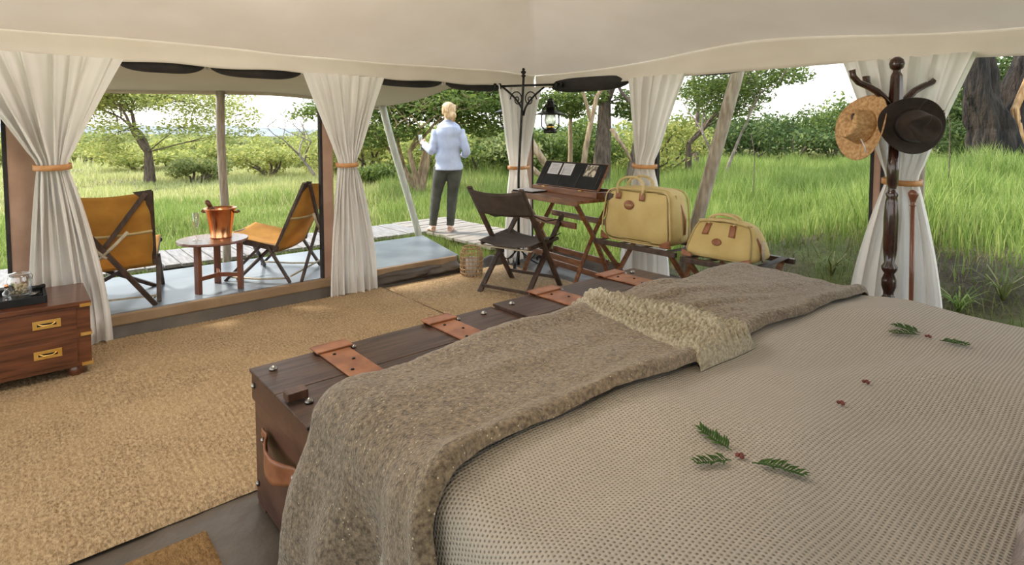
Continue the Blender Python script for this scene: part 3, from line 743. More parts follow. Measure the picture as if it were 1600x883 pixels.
for xx in (cx0_+.06, cx1_-.07):
    for yy in (cy0_+.06, cy1_-.06):
        MB().lathe([(.025, 0), (.038, .015), (.045, .04), (.036, .07), (.028, .09)], (xx, yy, .012), 18).build('foot', M['wood_mahog'], ch, world=True, smooth=True)

# tray and what stands on it
tr = thing('serving_tray', 'black rectangular tray on the low mahogany chest', 'tray', (-.17, 4.37, ct))
tx0_, tx1_, ty0_, ty1_ = -.50, .105, 4.20, 4.50
tm = MB().box(((tx0_+tx1_)/2, (ty0_+ty1_)/2, ct+.006), (tx1_-tx0_, ty1_-ty0_, .012)); tm.build('base', M['black'], tr, world=True, bevel=.002)
rm = MB()
for a, b_ in (((tx0_, ty0_), (tx1_, ty0_)), ((tx1_, ty0_), (tx1_, ty1_)), ((tx1_, ty1_), (tx0_, ty1_)), ((tx0_, ty1_), (tx0_, ty0_))):
    rm.bar((a[0], a[1], ct+.021), (b_[0], b_[1], ct+.021), .014, .042)
rm.build('rim', M['black'], tr, world=True, bevel=.002)
jz = ct+.0125
jr = thing('glass_jar', 'clear glass jar with pale sweets inside on the black tray', 'jar', (.0, 4.40, jz))
jc = (-.005, 4.39, jz)
MB().lathe([(.0, .0), (.050, .0), (.055, .008), (.056, .105), (.050, .122), (.050, .132), (.047, .132), (.047, .120), (.0525, .104), (.0515, .010), (0, .006)], jc, 28).build('jar_glass', M['glass'], jr, world=True, smooth=True)
MB().lathe([(.0, .150), (.020, .150), (.030, .144), (.052, .140), (.054, .1335), (0, .1335)], jc, 28).build('lid', M['glass'], jr, world=True, smooth=True)
cb = MB()
for k in range(26):
    a = random.uniform(0, 2*PI); r_ = .036*math.sqrt(random.random()); z = .014+.055*random.random()
    cb.lathe([(0, -.007), (.008, -.004), (.009, .003), (0, .008)], (jc[0]+r_*cos(a), jc[1]+r_*sin(a), jc[2]+z), 7)
tag(cb.build('contents', M['cork'], jr, world=True, smooth=True), kind='stuff')
MB().tube([(jc[0]+.052, jc[1]-.01, jc[2]+.135), (jc[0]+.06, jc[1]-.012, jc[2]+.12), (jc[0]+.056, jc[1]-.01, jc[2]+.10)], .002, 6).build('wire_clasp', M['steel'], jr, world=True, smooth=True)
def small_bottle(lab, c, h, r, m, cap):
    o = thing('small_bottle', lab, 'bottle', c)
    MB().lathe([(0, 0), (r, 0), (r, h*.55), (r*.4, h*.68), (r*.38, h*.85), (0, h*.85)], c, 16).build('body', m, o, world=True, smooth=True)
    MB().lathe([(r*.46, h*.82), (r*.46, h), (0, h)], c, 12).build('cap', cap, o, world=True, smooth=True)
MB_ = small_bottle('small copper topped bottle at the left end of the black tray', (-.062, 4.28, jz), .105, .020, M['glass'], M['copper'])
cr_ = thing('corkscrew', 'black handled corkscrew lying on the black tray', 'corkscrew', (.07, 4.42, jz))
MB().tube([(.045, 4.46, jz+.02), (.105, 4.40, jz+.045)], [.010, .012], 8).build('handle', M['black'], cr_, world=True, smooth=True)
MB().tube([(.05+.03*t/9+.004*cos(t*2.2), 4.43-.05*t/9, jz+.006+.004*sin(t*2.2)+.01*t/9) for t in range(10)], .0028, 6).build('screw', M['steel'], cr_, world=True, smooth=True)
op = thing('bottle_opener', 'dark metal bottle opener beside the glass jar on the tray', 'opener', (.06, 4.36, jz))
MB().tube([(.055+.018*cos(a*.6), 4.36+.018*sin(a*.6), jz+.014) for a in range(11)], .005, 6).build('ring', M['steel'], op, world=True, smooth=True)
MB().bar((.07, 4.37, jz+.012), (.095, 4.31, jz+.010), .010, .006).build('shank', M['black'], op, world=True)

# ------------------------------------------------------------------ round side table, ice bucket, flute
TC = Vector((1.17, 4.98, 0)); tt = .595
tb = thing('round_side_table', 'small round table with three dark wooden legs between the camp chairs', 'table', (TC.x, TC.y, ZD))
MB().lathe([(0, tt-.022), (.248, tt-.022), (.258, tt-.012), (.255, tt), (0, tt)], (TC.x, TC.y, 0), 48).build('tabletop', M['wood_table'], tb, world=True, bevel=.0)
legs = [(1.045, 4.925), (1.345, 4.895), (1.25, 5.20)]
hub = Vector((sum(l[0] for l in legs)/3, sum(l[1] for l in legs)/3, 0))
for lx, ly in legs:
    MB().bar((lx, ly, ZD), (lx+.0, ly+.0, tt-.022), .052, .032, up=(hub.x-lx, hub.y-ly, 0)).build('leg', M['wood_table'], tb, world=True, bevel=.004)
    MB().bar((lx, ly, ZD+.115), (hub.x+(hub.x-lx)*.05, hub.y+(hub.y-ly)*.05, ZD+.115), .022, .034).build('stretcher', M['wood_table'], tb, world=True, bevel=.003)
bk = thing('ice_bucket', 'shiny copper ice bucket with a bottle on the round table', 'bucket', (1.21, 5.01, tt))
bc = (1.235, 5.00, tt+.0005)
MB().lathe([(0, 0), (.078, 0), (.080, .006), (.076, .014), (.092, .12), (.108, .215), (.120, .232), (.122, .240), (.116, .240), (.103, .218), (.088, .12), (.072, .02), (0, .018)], bc, 40).build('pail', M['copper'], bk, world=True, smooth=True)
for sgn in (-1, 1):
    dx, dy = .75*sgn, -.66*sgn
    MB().tube([(bc[0]+dx*.106, bc[1]+dy*.106, bc[2]+.205), (bc[0]+dx*.135, bc[1]+dy*.135, bc[2]+.205), (bc[0]+dx*.150, bc[1]+dy*.150, bc[2]+.215)], [.007, .010, .014], 10).build('handle', M['bottle'], bk, world=True, smooth=True)
MB().tube([(bc[0]+.02, bc[1]-.01, bc[2]+.10), (bc[0]-.055, bc[1]+.05, bc[2]+.24), (bc[0]-.095, bc[1]+.085, bc[2]+.285), (bc[0]-.108, bc[1]+.096, bc[2]+.305)], [.03, .022, .014, .016], 12)
wb = thing('champagne_bottle', 'foil topped bottle neck leaning out of the copper ice bucket', 'bottle', (bc[0], bc[1], tt+.05))
MB().tube([(bc[0]+.01, bc[1]-.01, bc[2]+.05), (bc[0]-.022, bc[1]+.02, bc[2]+.17), (bc[0]-.042, bc[1]+.038, bc[2]+.215), (bc[0]-.060, bc[1]+.054, bc[2]+.25)], [.036, .036, .024, .015], 14).build('glass_body', M['bottle'], wb, world=True, smooth=True)
MB().tube([(bc[0]-.056, bc[1]+.050, bc[2]+.242), (bc[0]-.078, bc[1]+.070, bc[2]+.285), (bc[0]-.084, bc[1]+.076, bc[2]+.297)], [.016, .020, .013], 12).build('foil', M['bottle'], wb, world=True, smooth=True)
def flute(lab, c, h=.20, s=1.):
    o = thing('champagne_flute', lab, 'glass', c)
    MB().lathe([(0, 0), (.030*s, 0), (.028*s, .003), (.004*s, .008), (.0035*s, .08*h/.2), (.012*s, .095*h/.2), (.022*s, .13*h/.2), (.021*s, h), (.0195*s, h), (.0205*s, .13*h/.2), (.008*s, .10*h/.2), (0, .096*h/.2)], c, 24).build('glass_bowl', M['glass'], o, world=True, smooth=True)
    return o
f1 = flute('empty champagne flute left of the copper ice bucket', (1.055, 4.99, tt+.0005), .215, 1.05)

# ------------------------------------------------------------------ camp chairs on the veranda
def camp_chair(lab, loc, heading):
    o = thing('camp_chair', lab, 'chair', loc, rad(heading-90), 'mustard camp chairs on the veranda')
    W = M['wood_chair']; h = .285
    def L_(nm, a, b_, w_=.034, t=.020, m=W): return MB().bar(a, b_, w_, t, up=(0, 1, 0) if abs(a[0]-b_[0]) < .1 else (0, 1, .2)).build(nm, m, o, bevel=.003)
    TL, TR = (-h, -.40, .84), (h, -.40, .84)          # tops of the back
    BL, BR = (-h+.01, -.13, .26), (h-.01, -.13, .26)
    for A, B_ in ((BL, TL), (BR, TR)):
        MB().bar(A, B_, .024, .050, up=(1, 0, 0)).build('back_stile', W, o, bevel=.004)
    # seat rails
    for sx_ in (-h, h):
        MB().bar((sx_, -.16, .28), (sx_, .36, .375), .024, .046).build('seat_rail', W, o, bevel=.004)
        MB().lathe([(.0, 0), (.022, 0), (.022, .05), (0, .05)], (sx_, .36, .36), 10, R_=Matrix.Rotation(-PI/2, 3, 'X')).build('rail_tip', W, o, smooth=True)
    MB().tube([(-h, .34, .37), (h, .34, .37)], .014, 8).build('front_bar', W, o, smooth=True)
    # crossed back struts
    L_('back_strut', (h-.02, -.41, .83), (-.30, -.36, .0)); L_('back_strut', (-h+.02, -.435, .83), (.30, -.36, .0))
    # crossed legs
    L_('leg', (h+.018, -.08, .30), (h+.03, -.27, .0), .03); L_('leg', (-h-.018, -.08, .30), (-h-.03, -.27, .0), .03)
    L_('leg', (h+.015, -.02, .31), (h+.02, .30, .0), .03); L_('leg', (-h-.015, -.02, .31), (-h-.02, .30, .0), .03)
    L_('leg', (h-.02, .04, .31), (-h+.02, .22, .0), .03); L_('leg', (-h+.02, .065, .31), (h-.02, .25, .0), .03)
    # canvas back and seat
    def back(u, v):
        x = lerp(-h-.012, h+.012, u); t = v
        y = lerp(-.405, -.135, t); z = lerp(.84, .25, t); s_ = sin(PI*u)
        return (x, y-.035*s_*(.5+.5*sin(PI*v))+.004*nz(u*6, v*5), z-.018*s_*(1-v)-.01*s_)
    cb_ = MB().grid(back, 24, 20).build('back_canvas', M['mustard'], o, smooth=True, solid=.004)
    MB().grid(lambda u, v: (lambda p: (p[0]*.97, p[1]-.006, p[2]))(back(u, .50+.035*v)), 24, 1).build('seam', M['bagtrim'], cb_, smooth=True, solid=.003)
    def seat(u, v):
        x = lerp(-h-.01, h+.01, u); y = lerp(-.15, .35, v); z = lerp(.275, .38, v)
        return (x, y, z-.045*sin(PI*u)*(.6+.4*sin(PI*v))+.028)
    MB().grid(seat, 20, 16).build('seat_canvas', M['mustard'], o, smooth=True, solid=.004)
    for sx_ in (-1, 1):
        MB().poly([(sx_*(h+.018), -.425, .855), (sx_*(h+.018), -.36, .73), (sx_*(h-.10), -.425, .84)], .006, (0, -.006, 0)).build('corner_pocket', M['browncanvas'], cb_)
    MB().bar((-.30, -.27, .05), (.30, -.27, .05), .012, .012).build('rope', M['rope'], o)
    MB().tube([(-h, -.25, .03), (-.30, .0, .02), (-h, .26, .03)], .008, 6).build('rope', M['rope'], o, smooth=True)
    MB().tube([(h, -.25, .03), (.30, .0, .02), (h, .26, .03)], .008, 6).build('rope', M['rope'], o, smooth=True)
    for sgn in (-1, 1):
        MB().tube([(sgn*.15, -.415, .56), (sgn*.07, -.405, .47), (sgn*-.02, -.40, .38)], .012, 7).build('strut_sleeve', M['rope'], o, smooth=True)
    return o
c1 = camp_chair('mustard canvas camp chair seen from behind, left of the round table', (.53, 5.24, ZD), 77)
c2 = camp_chair('mustard canvas camp chair side-on, right of the round table', (1.74, 5.22, ZD), 135)

# ------------------------------------------------------------------ folding director chair
fc = thing('folding_chair', 'dark folding chair with brown canvas seat and back facing the desk', 'chair', (3.42, 3.83, 0), rad(16-90))
W = M['wood_chair']; hw = .265
for sx_ in (-hw, hw):
    MB().bar((sx_, .30, 0), (sx_, -.40, .97), .026, .045, up=(1, 0, 0)).build('back_leg', W, fc, bevel=.004)
    MB().bar((sx_*.9, -.31, 0), (sx_*.9, .36, .66), .026, .045, up=(1, 0, 0)).build('front_leg', W, fc, bevel=.004)
    MB().lathe([(.018, 0), (.020, .012), (.010, .022), (0, .024)], (sx_*.9, .365, .66), 10).build('knob', W, fc, smooth=True)
    MB().tube([(sx_*.98, -.27, .76), (sx_*1.02, .0, .66), (sx_*.98, .20, .65), (sx_*.95, .35, .62)], .012, 7, flat=.5).build('arm_strap', M['browncanvas'], fc, smooth=True)
    MB().bar((sx_*.95, -.24, .455), (sx_*.95, .26, .47), .022, .030).build('seat_rail', W, fc, bevel=.003)
MB().bar((-hw*.9, -.25, .075), (hw*.9, -.25, .075), .018, .028).build('stretcher', W, fc, bevel=.003)
MB().bar((-hw, .22, .115), (hw, .22, .115), .018, .028).build('stretcher', W, fc, bevel=.003)
MB().bar((-hw, -.22, .43), (hw, -.22, .43), .03, .012).build('seat_edge', M['rope'], fc, bevel=.003)
def fback(u, v):
    x = lerp(-hw-.014, hw+.014, u); z = lerp(.955, .73, v)
    return (x, -.40+(.955-z)*.72+.0-.022*sin(PI*u)-.006, z-.028*sin(PI*u)*(1-.5*v))
MB().grid(fback, 20, 8).build('back_canvas', M['browncanvas'], fc, smooth=True, solid=.006)
MB().grid(lambda u, v: (lerp(-hw-.01, hw+.01, u), lerp(-.25, .28, v), .478+.01*v+.10*(abs(2*u-1)**6)*v*.3-.035*sin(PI*u)), 18, 12).build('seat_canvas', M['browncanvas'], fc, smooth=True, solid=.006)

# ------------------------------------------------------------------ campaign desk
dz = .845; dk_ = thing('writing_desk', 'folding wooden campaign desk with a raised leather lid', 'desk', (4.06, 3.88, 0))
W = M['wood_desk']; dx0, dx1, dy0, dy1 = 3.80, 4.36, 3.40, 4.43
MB().box(((dx0+dx1)/2, (dy0+dy1)/2, dz-.016), (dx1-dx0, dy1-dy0, .032)).build('desktop', W, dk_, world=True, bevel=.005)
MB().bar((dx0-.004, dy0, dz-.028), (dx0-.004, dy1, dz-.028), .022, .055).build('front_rail', W, dk_, world=True, bevel=.005)
# writing box with raised lid
bx0_, bx1_ = 4.02, 4.34
bxm = MB()
bxm.box((bx0_+.01, 3.90, dz+.028), (.02, .98, .055)).box((bx1_-.01, 3.90, dz+.028), (.02, .98, .055)).box(((bx0_+bx1_)/2, 3.42, dz+.028), (.30, .02, .055)).box(((bx0_+bx1_)/2, 4.38, dz+.028), (.30, .02, .055))
bxm.build('writing_box', W, dk_, world=True, bevel=.003)
dxx = [(-.0, 0)]
lx0, lx1, lz0, lz1 = 4.035, 4.175, dz+.062, dz+.298
lidv = Vector((lx1-lx0, 0, lz1-lz0)); ln = lidv.normalized(); nrm = Vector((-ln.z, 0, ln.x))
Rl = Matrix((Vector((0, 1, 0)), ln, nrm)).transposed()   # local x = along Y, y = up the lid, z = towards the room
lc = Vector(((lx0+lx1)/2, 3.875, (lz0+lz1)/2))
ld = MB().box(lc, (.94, lidv.length, .018), M_=Rl).build('lid', W, dk_, world=True, bevel=.003)
MB().box(lc+nrm*.0105, (.915, lidv.length-.014, .006), M_=Rl).build('leather_lining', M['black'], ld, world=True)
for k in range(4):
    MB().box(lc+nrm*.0155+Vector((0, .42-.27*k-.03, 0))-ln*.03, (.006, .19, .004), M_=Rl).build('pocket_edge', M['browncanvas'], ld, world=True)
for yy in (4.18, 3.62):
    MB().box((bx0_-.004, yy, dz+.056), (.03, .05, .008)).build('hinge', M['brass'], dk_, world=True, bevel=.002)
# crossed leg frames
for yy, sg in ((4.30, 1), (3.52, -1)):
    for k, (xa, xb) in enumerate(((3.84, 4.30), (4.30, 3.84))):
        pts = [(lerp(xa, xb, t), yy+sg*.03*k, lerp(.0, dz-.03, t)) for t in (0, .2, .4, .6, .8, 1)]
        lm = MB()
        n_ = 14; P = []
        for i in range(n_+1):
            t = i/n_; x_ = lerp(xa, xb, t)-(.035*sin(PI*t) if k == 0 else -.035*sin(PI*t)); P.append((x_, yy+sg*.03*k, lerp(0, dz-.03, t)))
        lm.tube(P, .028, 4, flat=.6, up=(0, 1, 0)); lm.build('leg', W, dk_, world=True, bevel=.003)
for xx, zz in ((3.86, .60), (4.24, .60), (4.26, .22), (3.93, .25), (4.20, .09)):
    MB().bar((xx, 3.50, zz), (xx, 4.34, zz), .020, .055).build('stretcher', W, dk_, world=True, bevel=.003)
# papers in the lid and on the desk
def card(nm, lab, cat, du, dv, w_, h_, m, lines=0, group=None):
    o = thing(nm, lab, cat, tuple(lc+nrm*.016+Vector((0, du, 0))+ln*dv), 0, group)
    MB().box(lc+nrm*.0152+Vector((0, du, 0))+ln*dv, (w_, h_, .0025), M_=Rl).build('sheet', m, o, world=True)
    if lines:
        b = MB()
        for i in range(lines):
            b.box(lc+nrm*.0168+Vector((0, du+random.uniform(-.01, .01), 0))+ln*(dv+h_*(.36-.72*i/(lines-1))), (w_*.72, .003, .0008), M_=Rl)
        b.build('writing', M['ink'], o, world=True)
card('paper_sheet', 'written paper sheet standing in the desk lid, leftmost', 'paper', .265, .052, .17, .125, M['paper'], 7)
card('paper_sheet', 'written paper sheet standing in the desk lid beside the leftmost one', 'paper', .065, .052, .17, .125, M['paper'], 7)
card('photo_print', 'small brown and white patterned photo print at the right of the desk lid', 'photo', -.275, .055, .15, .12, M['photo'])
nb_ = thing('notebook', 'open grey notebook lying on the left end of the desk', 'notebook', (3.90, 4.25, dz+.001))
MB().box((3.90, 4.27, dz+.007), (.20, .30, .012), .12).build('cover', M['black'], nb_, world=True, bevel=.002)
MB().box((3.90, 4.27, dz+.0165), (.185, .285, .007), .12).build('pages', M['paper'], nb_, world=True)
sbx = thing('wooden_box', 'small dark wooden box at the right end of the desk behind the large bag', 'box', (4.20, 3.30, dz))
MB().box((4.19, 3.30, dz+.03), (.26, .12, .06)).build('body', M['wood_chair'], sbx, world=True, bevel=.004)
MB().box((4.17, 3.24, dz+.05), (.20, .16, .03)).build('lid', M['wood_desk'], sbx, world=True, bevel=.004)

# turn the desk and what lies on it a little towards the bed
th0 = rad(-7.2); piv = Vector((4.06, 3.88, 0)); Td = Matrix.Translation((4.01, 3.81, 0)) @ Matrix.Rotation(th0, 4, 'Z') @ Matrix.Translation(-piv)
for o in list(COL.objects):
    if o.parent is None and (o in (dk_, nb_, sbx) or o.name.split('.')[0] in ('paper_sheet', 'photo_print')):
        o.location = Td @ o.location; o.rotation_euler = (0, 0, th0)

# ------------------------------------------------------------------ luggage racks
def rack(lab, y0, y1, z, x0=3.87, x1=4.38):
    o = thing('luggage_rack', lab, 'rack', ((x0+x1)/2, (y0+y1)/2, 0), group='folding luggage racks under the khaki bags')
    W = M['wood_chair']
    for xx in (x0, x1):
        MB().bar((xx, y0, z-.02), (xx, y1, z-.02), .034, .040).build('top_rail', W, o, world=True, bevel=.004)
    for yy, k in ((y0+.06, 1), (y1-.06, -1)):
        MB().bar((x0+.01, yy, z-.03), (x1-.05, yy, 0), .026, .04, up=(0, 1, 0)).build('leg', M['wood_desk'], o, world=True, bevel=.003)
        MB().bar((x1-.01, yy+.03*k, z-.03), (x0+.05, yy+.03*k, 0), .026, .04, up=(0, 1, 0)).build('leg', M['wood_desk'], o, world=True, bevel=.003)
    for xx in (x0+.07, x1-.07):
        MB().bar((xx, y0+.06, .07), (xx, y1-.06, .07), .022, .03).build('stretcher', M['wood_desk'], o, world=True, bevel=.003)
    ns = 4
    for i in range(ns):
        yy = lerp(y0+.07, y1-.07, i/(ns-1))
        MB().grid(lambda u, v: (lerp(x0, x1, u), yy-.03+.06*v, z+.002-.010*sin(PI*u)), 12, 1).build('webbing_strap', M['browncanvas'], o, world=True, smooth=True, solid=.003)
    return o
rack('folding wooden luggage rack under the large khaki bag', 2.50, 3.33, .500)
rack('folding wooden luggage rack under the small khaki bag beside the bed', 1.82, 2.44, .490, 3.84, 4.40)

# ------------------------------------------------------------------ khaki bags
def soft_box(c, d, n=14, p=.16, puff=.02, shape=None):
    """rounded box; d = full size; optional shape(P)->P in local coords"""
    b = MB()
    faces = [((1, 0, 0), (0, 1, 0), (0, 0, 1)), ((-1, 0, 0), (0, -1, 0), (0, 0, 1)), ((0, 1, 0), (-1, 0, 0), (0, 0, 1)), ((0, -1, 0), (1, 0, 0), (0, 0, 1)), ((0, 0, 1), (1, 0, 0), (0, 1, 0)), ((0, 0, -1), (-1, 0, 0), (0, 1, 0))]
    for f, s_, t in faces:
        f, s_, t = Vector(f), Vector(s_), Vector(t)
        def fn(u, v):
            q = f+s_*(2*u-1)+t*(2*v-1)
            k = 7.
            nrm_ = (abs(q.x)**k+abs(q.y)**k+abs(q.z)**k)**(1/k)
            q = q/nrm_
            P = Vector((q.x*d[0]/2, q.y*d[1]/2, q.z*d[2]/2))
            P += f*puff*sin(PI*u)*sin(PI*v)
            if shape: P = shape(P)
            return P+Vector(c)
        g_ = MB().grid(fn, n, n); b.add(g_.v, g_.f)
    return b
bz = .507
bg1 = thing('travel_bag', 'large khaki canvas suitcase bag with tan leather corners and looped handles', 'bag', (4.06, 2.94, bz))
bcx, bcy, bh = 4.06, 2.935, .455; bdx, bdy = .28, .73
def shp1(P):
    t = (P.z+bh/2)/bh
    P.y *= 1-.13*t; P.x += .02*t
    P.x += .006*nz(P.y*6, P.z*6, 2)+(-.012 if P.x < 0 else 0)*sin(PI*t)
    if P.x < -.05: P.x += .022*math.exp(-((P.y+.24)/.07)**2)*sm(t*1.3)*1.2
    return P
o = soft_box((bcx, bcy, bz+bh/2), (bdx, bdy, bh), 20, shape=shp1).build('body', M['bag'], bg1, world=True, smooth=True)
wl = o.modifiers.new('w', 'WELD'); wl.merge_threshold = .003
def on_front(y, t, off=.0):   # point on the face towards the room
    P = shp1(Vector((-bdx/2-.018, y, (t-.5)*bh))); return Vector((bcx+P.x-off, bcy+P.y, bz+bh/2+P.z))
# piping around the front face
for sx_ in (-1, 1):
    pts = []
    for a in range(49):
        th = 2*PI*a/48; q = (abs(cos(th))**7+abs(sin(th))**7)**(-1/7)
        P = shp1(Vector((sx_*(bdx/2-.006), cos(th)*q*bdy/2*.985, sin(th)*q*bh/2*.985))); pts.append((bcx+P.x*1.03, bcy+P.y, bz+bh/2+P.z))
    MB().tube(pts, .007, 6).build('piping', M['bagtrim'], bg1, world=True, smooth=True)
for yy, zz in ((.325, .07), (-.325, .07)):
    pa = []
    sg = 1 if yy > 0 else -1
    pc = MB().grid(lambda u, v: on_front(sg*(.36-.095*u*(1-.0*v)), .005+.15*v*(1-u*.55), .006-.012*(1-u)*(1 if u < .3 else 0)), 6, 6)
    pc.build('corner_patch', M['leather'], bg1, world=True, smooth=True, solid=.004)
for yy in (.19, -.085):
    MB().grid(lambda u, v: on_front(yy+.03-.06*u, .80+.14*v, .004), 3, 4).build('handle_tab', M['leather'], bg1, world=True, smooth=True, solid=.004)
for dx_ in (0, .14):
    pts = [on_front(.19, .90, .006)+Vector((dx_, 0, 0))]
    pts += [Vector((on_front(.19, .98).x+.0+dx_+.03*sin(PI*a/12), bcy+.0525+.135*cos(PI*a/12), bz+bh*.99+.105*sin(PI*a/12)**.7)) for a in range(13)]
    pts += [on_front(-.085, .90, .006)+Vector((dx_, 0, 0))]
    MB().tube(pts, .011, 8).build('handle', M['bagtrim'], bg1, world=True, smooth=True)
ob = MB().grid(lambda u, v: on_front(.052+.058*v*cos(2*PI*u), .705+.085*v*sin(2*PI*u), .006+.002*(1-v)), 28, 3).build('leather_badge', M['leather'], bg1, world=True, smooth=True, solid=.004)
bl = MB()
for k in range(3): bl.box(on_front(.052+.022*(1-k), .705, .0145), (.002, .012, .016))
for k in (-1, 1): bl.lathe([(.004, 0), (0, .002)], on_front(.052+.042*k, .705, .014), 8, R_=Matrix.Rotation(-PI/2, 3, 'Y'))
bl.build('badge_mark', M['bagtrim'], ob, world=True)
MB().tube([(bcx+.02, bcy-bdy/2*.90, bz+bh*.80), (bcx+.035, bcy-bdy/2*.97-.02, bz+bh*.5), (bcx+.03, bcy-bdy/2-.008, bz+.10)], [.014, .016, .014], 6, flat=.4).build('side_strap', M['leather'], bg1, world=True, smooth=True)
MB().tube([(bcx-.02+.005*sin(t), bcy-bdy/2*lerp(.86, 1.0, t/8)-.004, bz+bh*lerp(.93, .10, t/8)) for t in range(9)], .006, 6).build('zip', M['bagtrim'], bg1, world=True, smooth=True)
# small gladstone bag
bz2 = .497
bg2 = thing('holdall_bag', 'small khaki canvas holdall with wide mouth and tan leather tabs', 'bag', (4.03, 2.16, bz2))
c2x, c2y, h2 = 4.03, 2.165, .285; d2x, d2y = .34, .56
def shp2(P):
    t = (P.z+h2/2)/h2
    P.x *= 1-.72*max(0, t)**1.3; P.y *= 1-.20*t**2
    P.z -= .03*(abs(P.y)/.28)**3*sm(t*1.5)
    P.x += .008*nz(P.y*8, P.z*8, 5)
    return P
o = soft_box((c2x, c2y, bz2+h2/2), (d2x, d2y, h2), 20, shape=shp2, puff=.012).build('body', M['bag'], bg2, world=True, smooth=True)
wl = o.modifiers.new('w', 'WELD'); wl.merge_threshold = .003
def on_f2(y, t, off=0.):
    P = shp2(Vector((-d2x/2-.012, y, (t-.5)*h2))); return Vector((c2x+P.x-off, c2y+P.y, bz2+h2/2+P.z))
for yy in (.13, -.10):
    MB().grid(lambda u, v: on_f2(yy+.027-.054*u, .63+.28*v, .004), 3, 4).build('handle_tab', M['leather'], bg2, world=True, smooth=True, solid=.004)
ob = MB().grid(lambda u, v: on_f2(.01+.040*v*cos(2*PI*u), .47+.085*v*sin(2*PI*u), .005+.002*(1-v)), 24, 3).build('leather_badge', M['leather'], bg2, world=True, smooth=True, solid=.004)
for sg in (1, -1):
    MB().grid(lambda u, v: on_f2(sg*(.275-.09*u), .01+.20*v*(1-u*.6), .006), 6, 6).build('corner_patch', M['leather'], bg2, world=True, smooth=True, solid=.004)
pts = [on_f2(.235*cos(PI*a/16), .97-.04*abs(cos(PI*a/16)), .0)+Vector((.0, 0, .012)) for a in range(17)]
MB().tube(pts, .012, 8).build('mouth_frame', M['bagtrim'], bg2, world=True, smooth=True)
for dx_ in (.0, .055):
    pts = [on_f2(.13, .90, .004)+Vector((dx_, 0, 0))]+[Vector((c2x-.03+dx_, c2y+.015+.115*cos(PI*a/12), bz2+h2-.01+.05*sin(PI*a/12)**.7)) for a in range(13)]+[on_f2(-.10, .90, .004)+Vector((dx_, 0, 0))]
    MB().tube(pts, .009, 8).build('handle', M['bagtrim'], bg2, world=True, smooth=True)
MB().tube([(c2x-.03, c2y-.20, bz2+h2*.92), (c2x-.05, c2y-.255, bz2+h2*.62), (c2x-.035, c2y-.292, bz2+h2*.30), (c2x-.03, c2y-.292, bz2+.02)], [.012, .016, .018, .014], 6, flat=.4).build('side_strap', M['leather'], bg2, world=True, smooth=True)
MB().tube([(c2x-.03, c2y-.292, bz2+.17), (c2x-.05, c2y-.302, bz2+.10), (c2x-.045, c2y-.302, bz2+.03)], [.013, .013, .010], 8).build('luggage_tag', M['rope'], bg2, world=True, smooth=True)

# ------------------------------------------------------------------ coat stand, hats, stick
S = Vector((4.20, 1.15, 0))
cs = thing('coat_stand', 'tall turned dark wooden coat stand with curved arms at the right', 'coat stand', (S.x, S.y, 0))
prof = [(0, .02), (.045, .02), (.045, .28), (.032, .31), (.048, .35), (.052, .37), (.030, .40), (.030, .42), (.042, .46), (.042, .50), (.028, .54), (.044, .565), (.046, .585), (.030, .61), (.040, .70), (.042, .90), (.036, 1.00), (.030, 1.03), (.036, 1.05), (.026, 1.07), (.022, 1.09), (.032, 1.12), (.034, 1.20), (.034, 1.46)]
MB().lathe(prof, (S.x, S.y, 0), 24).build('turned_post', M['wood_coat'], cs, world=True, smooth=True)
MB().lathe([(.034, 1.46), (.036, 1.47), (.040, 1.56), (.042, 1.60), (.036, 1.76), (.033, 1.80), (.022, 1.82), (.022, 1.832)], (S.x, S.y, 0), 8).build('arm_block', M['wood_coat'], cs, world=True)
MB().lathe([(.018, 1.83), (.036, 1.845), (.043, 1.872), (.036, 1.898), (.015, 1.915), (0, 1.917)], (S.x, S.y, 0), 20).build('finial', M['wood_coat'], cs, world=True, smooth=True)
vr = Vector((sin(rad(HEAD)), -cos(rad(HEAD)), 0))
def arm(az_deg, z0=1.50, L=.25, up=.30, name='arm'):
    d = Vector((cos(rad(az_deg)), sin(rad(az_deg)), 0)); P = []
    for t, a, b_ in ((0, .03, 0), (.15, .07, .06), (.35, .12, .12), (.55, .18, .16), (.75, .24, .19), (.9, .275, .235), (1, .285, .285)):
        P.append(S+d*(a*L/.25)+Vector((0, 0, z0+b_*up/.3)))
    MB().tube(P, [.026, .029, .028, .026, .025, .025, .026], 10, flat=.75).build(name, M['wood_coat'], cs, world=True, smooth=True)
av = HEAD-90
arm(av+8, 1.60, .26, .25); arm(av+180-8, 1.60, .23, .25); arm(av+95, 1.58, .24, .25)
def hook(az_deg, z0, L):
    d = Vector((cos(rad(az_deg)), sin(rad(az_deg)), 0))
    P = [S+d*a+Vector((0, 0, z0+b_)) for a, b_ in ((.03, .0), (.12*L/.2, -.01), (.22*L/.2, .01), (.27*L/.2, .05), (.28*L/.2, .10), (.275*L/.2, .12))]
    MB().tube(P, [.02, .02, .019, .019, .020, .016], 10, flat=.75).build('hook', M['wood_coat'], cs, world=True, smooth=True)
hook(av-6, 1.46, .2); hook(av+186, 1.44, .2); hook(av-90, 1.46, .1)
for k in range(4):
    d = Vector((cos(rad(av+45+90*k)), sin(rad(av+45+90*k)), 0))
    MB().tube([S+d*.03+Vector((0, 0, .24)), S+d*.12+Vector((0, 0, .22)), S+d*.20+Vector((0, 0, .08)), S+d*.25+Vector((0, 0, .022))], [.024, .024, .022, .022], 8, flat=.8).build('foot', M['wood_coat'], cs, world=True, smooth=True)
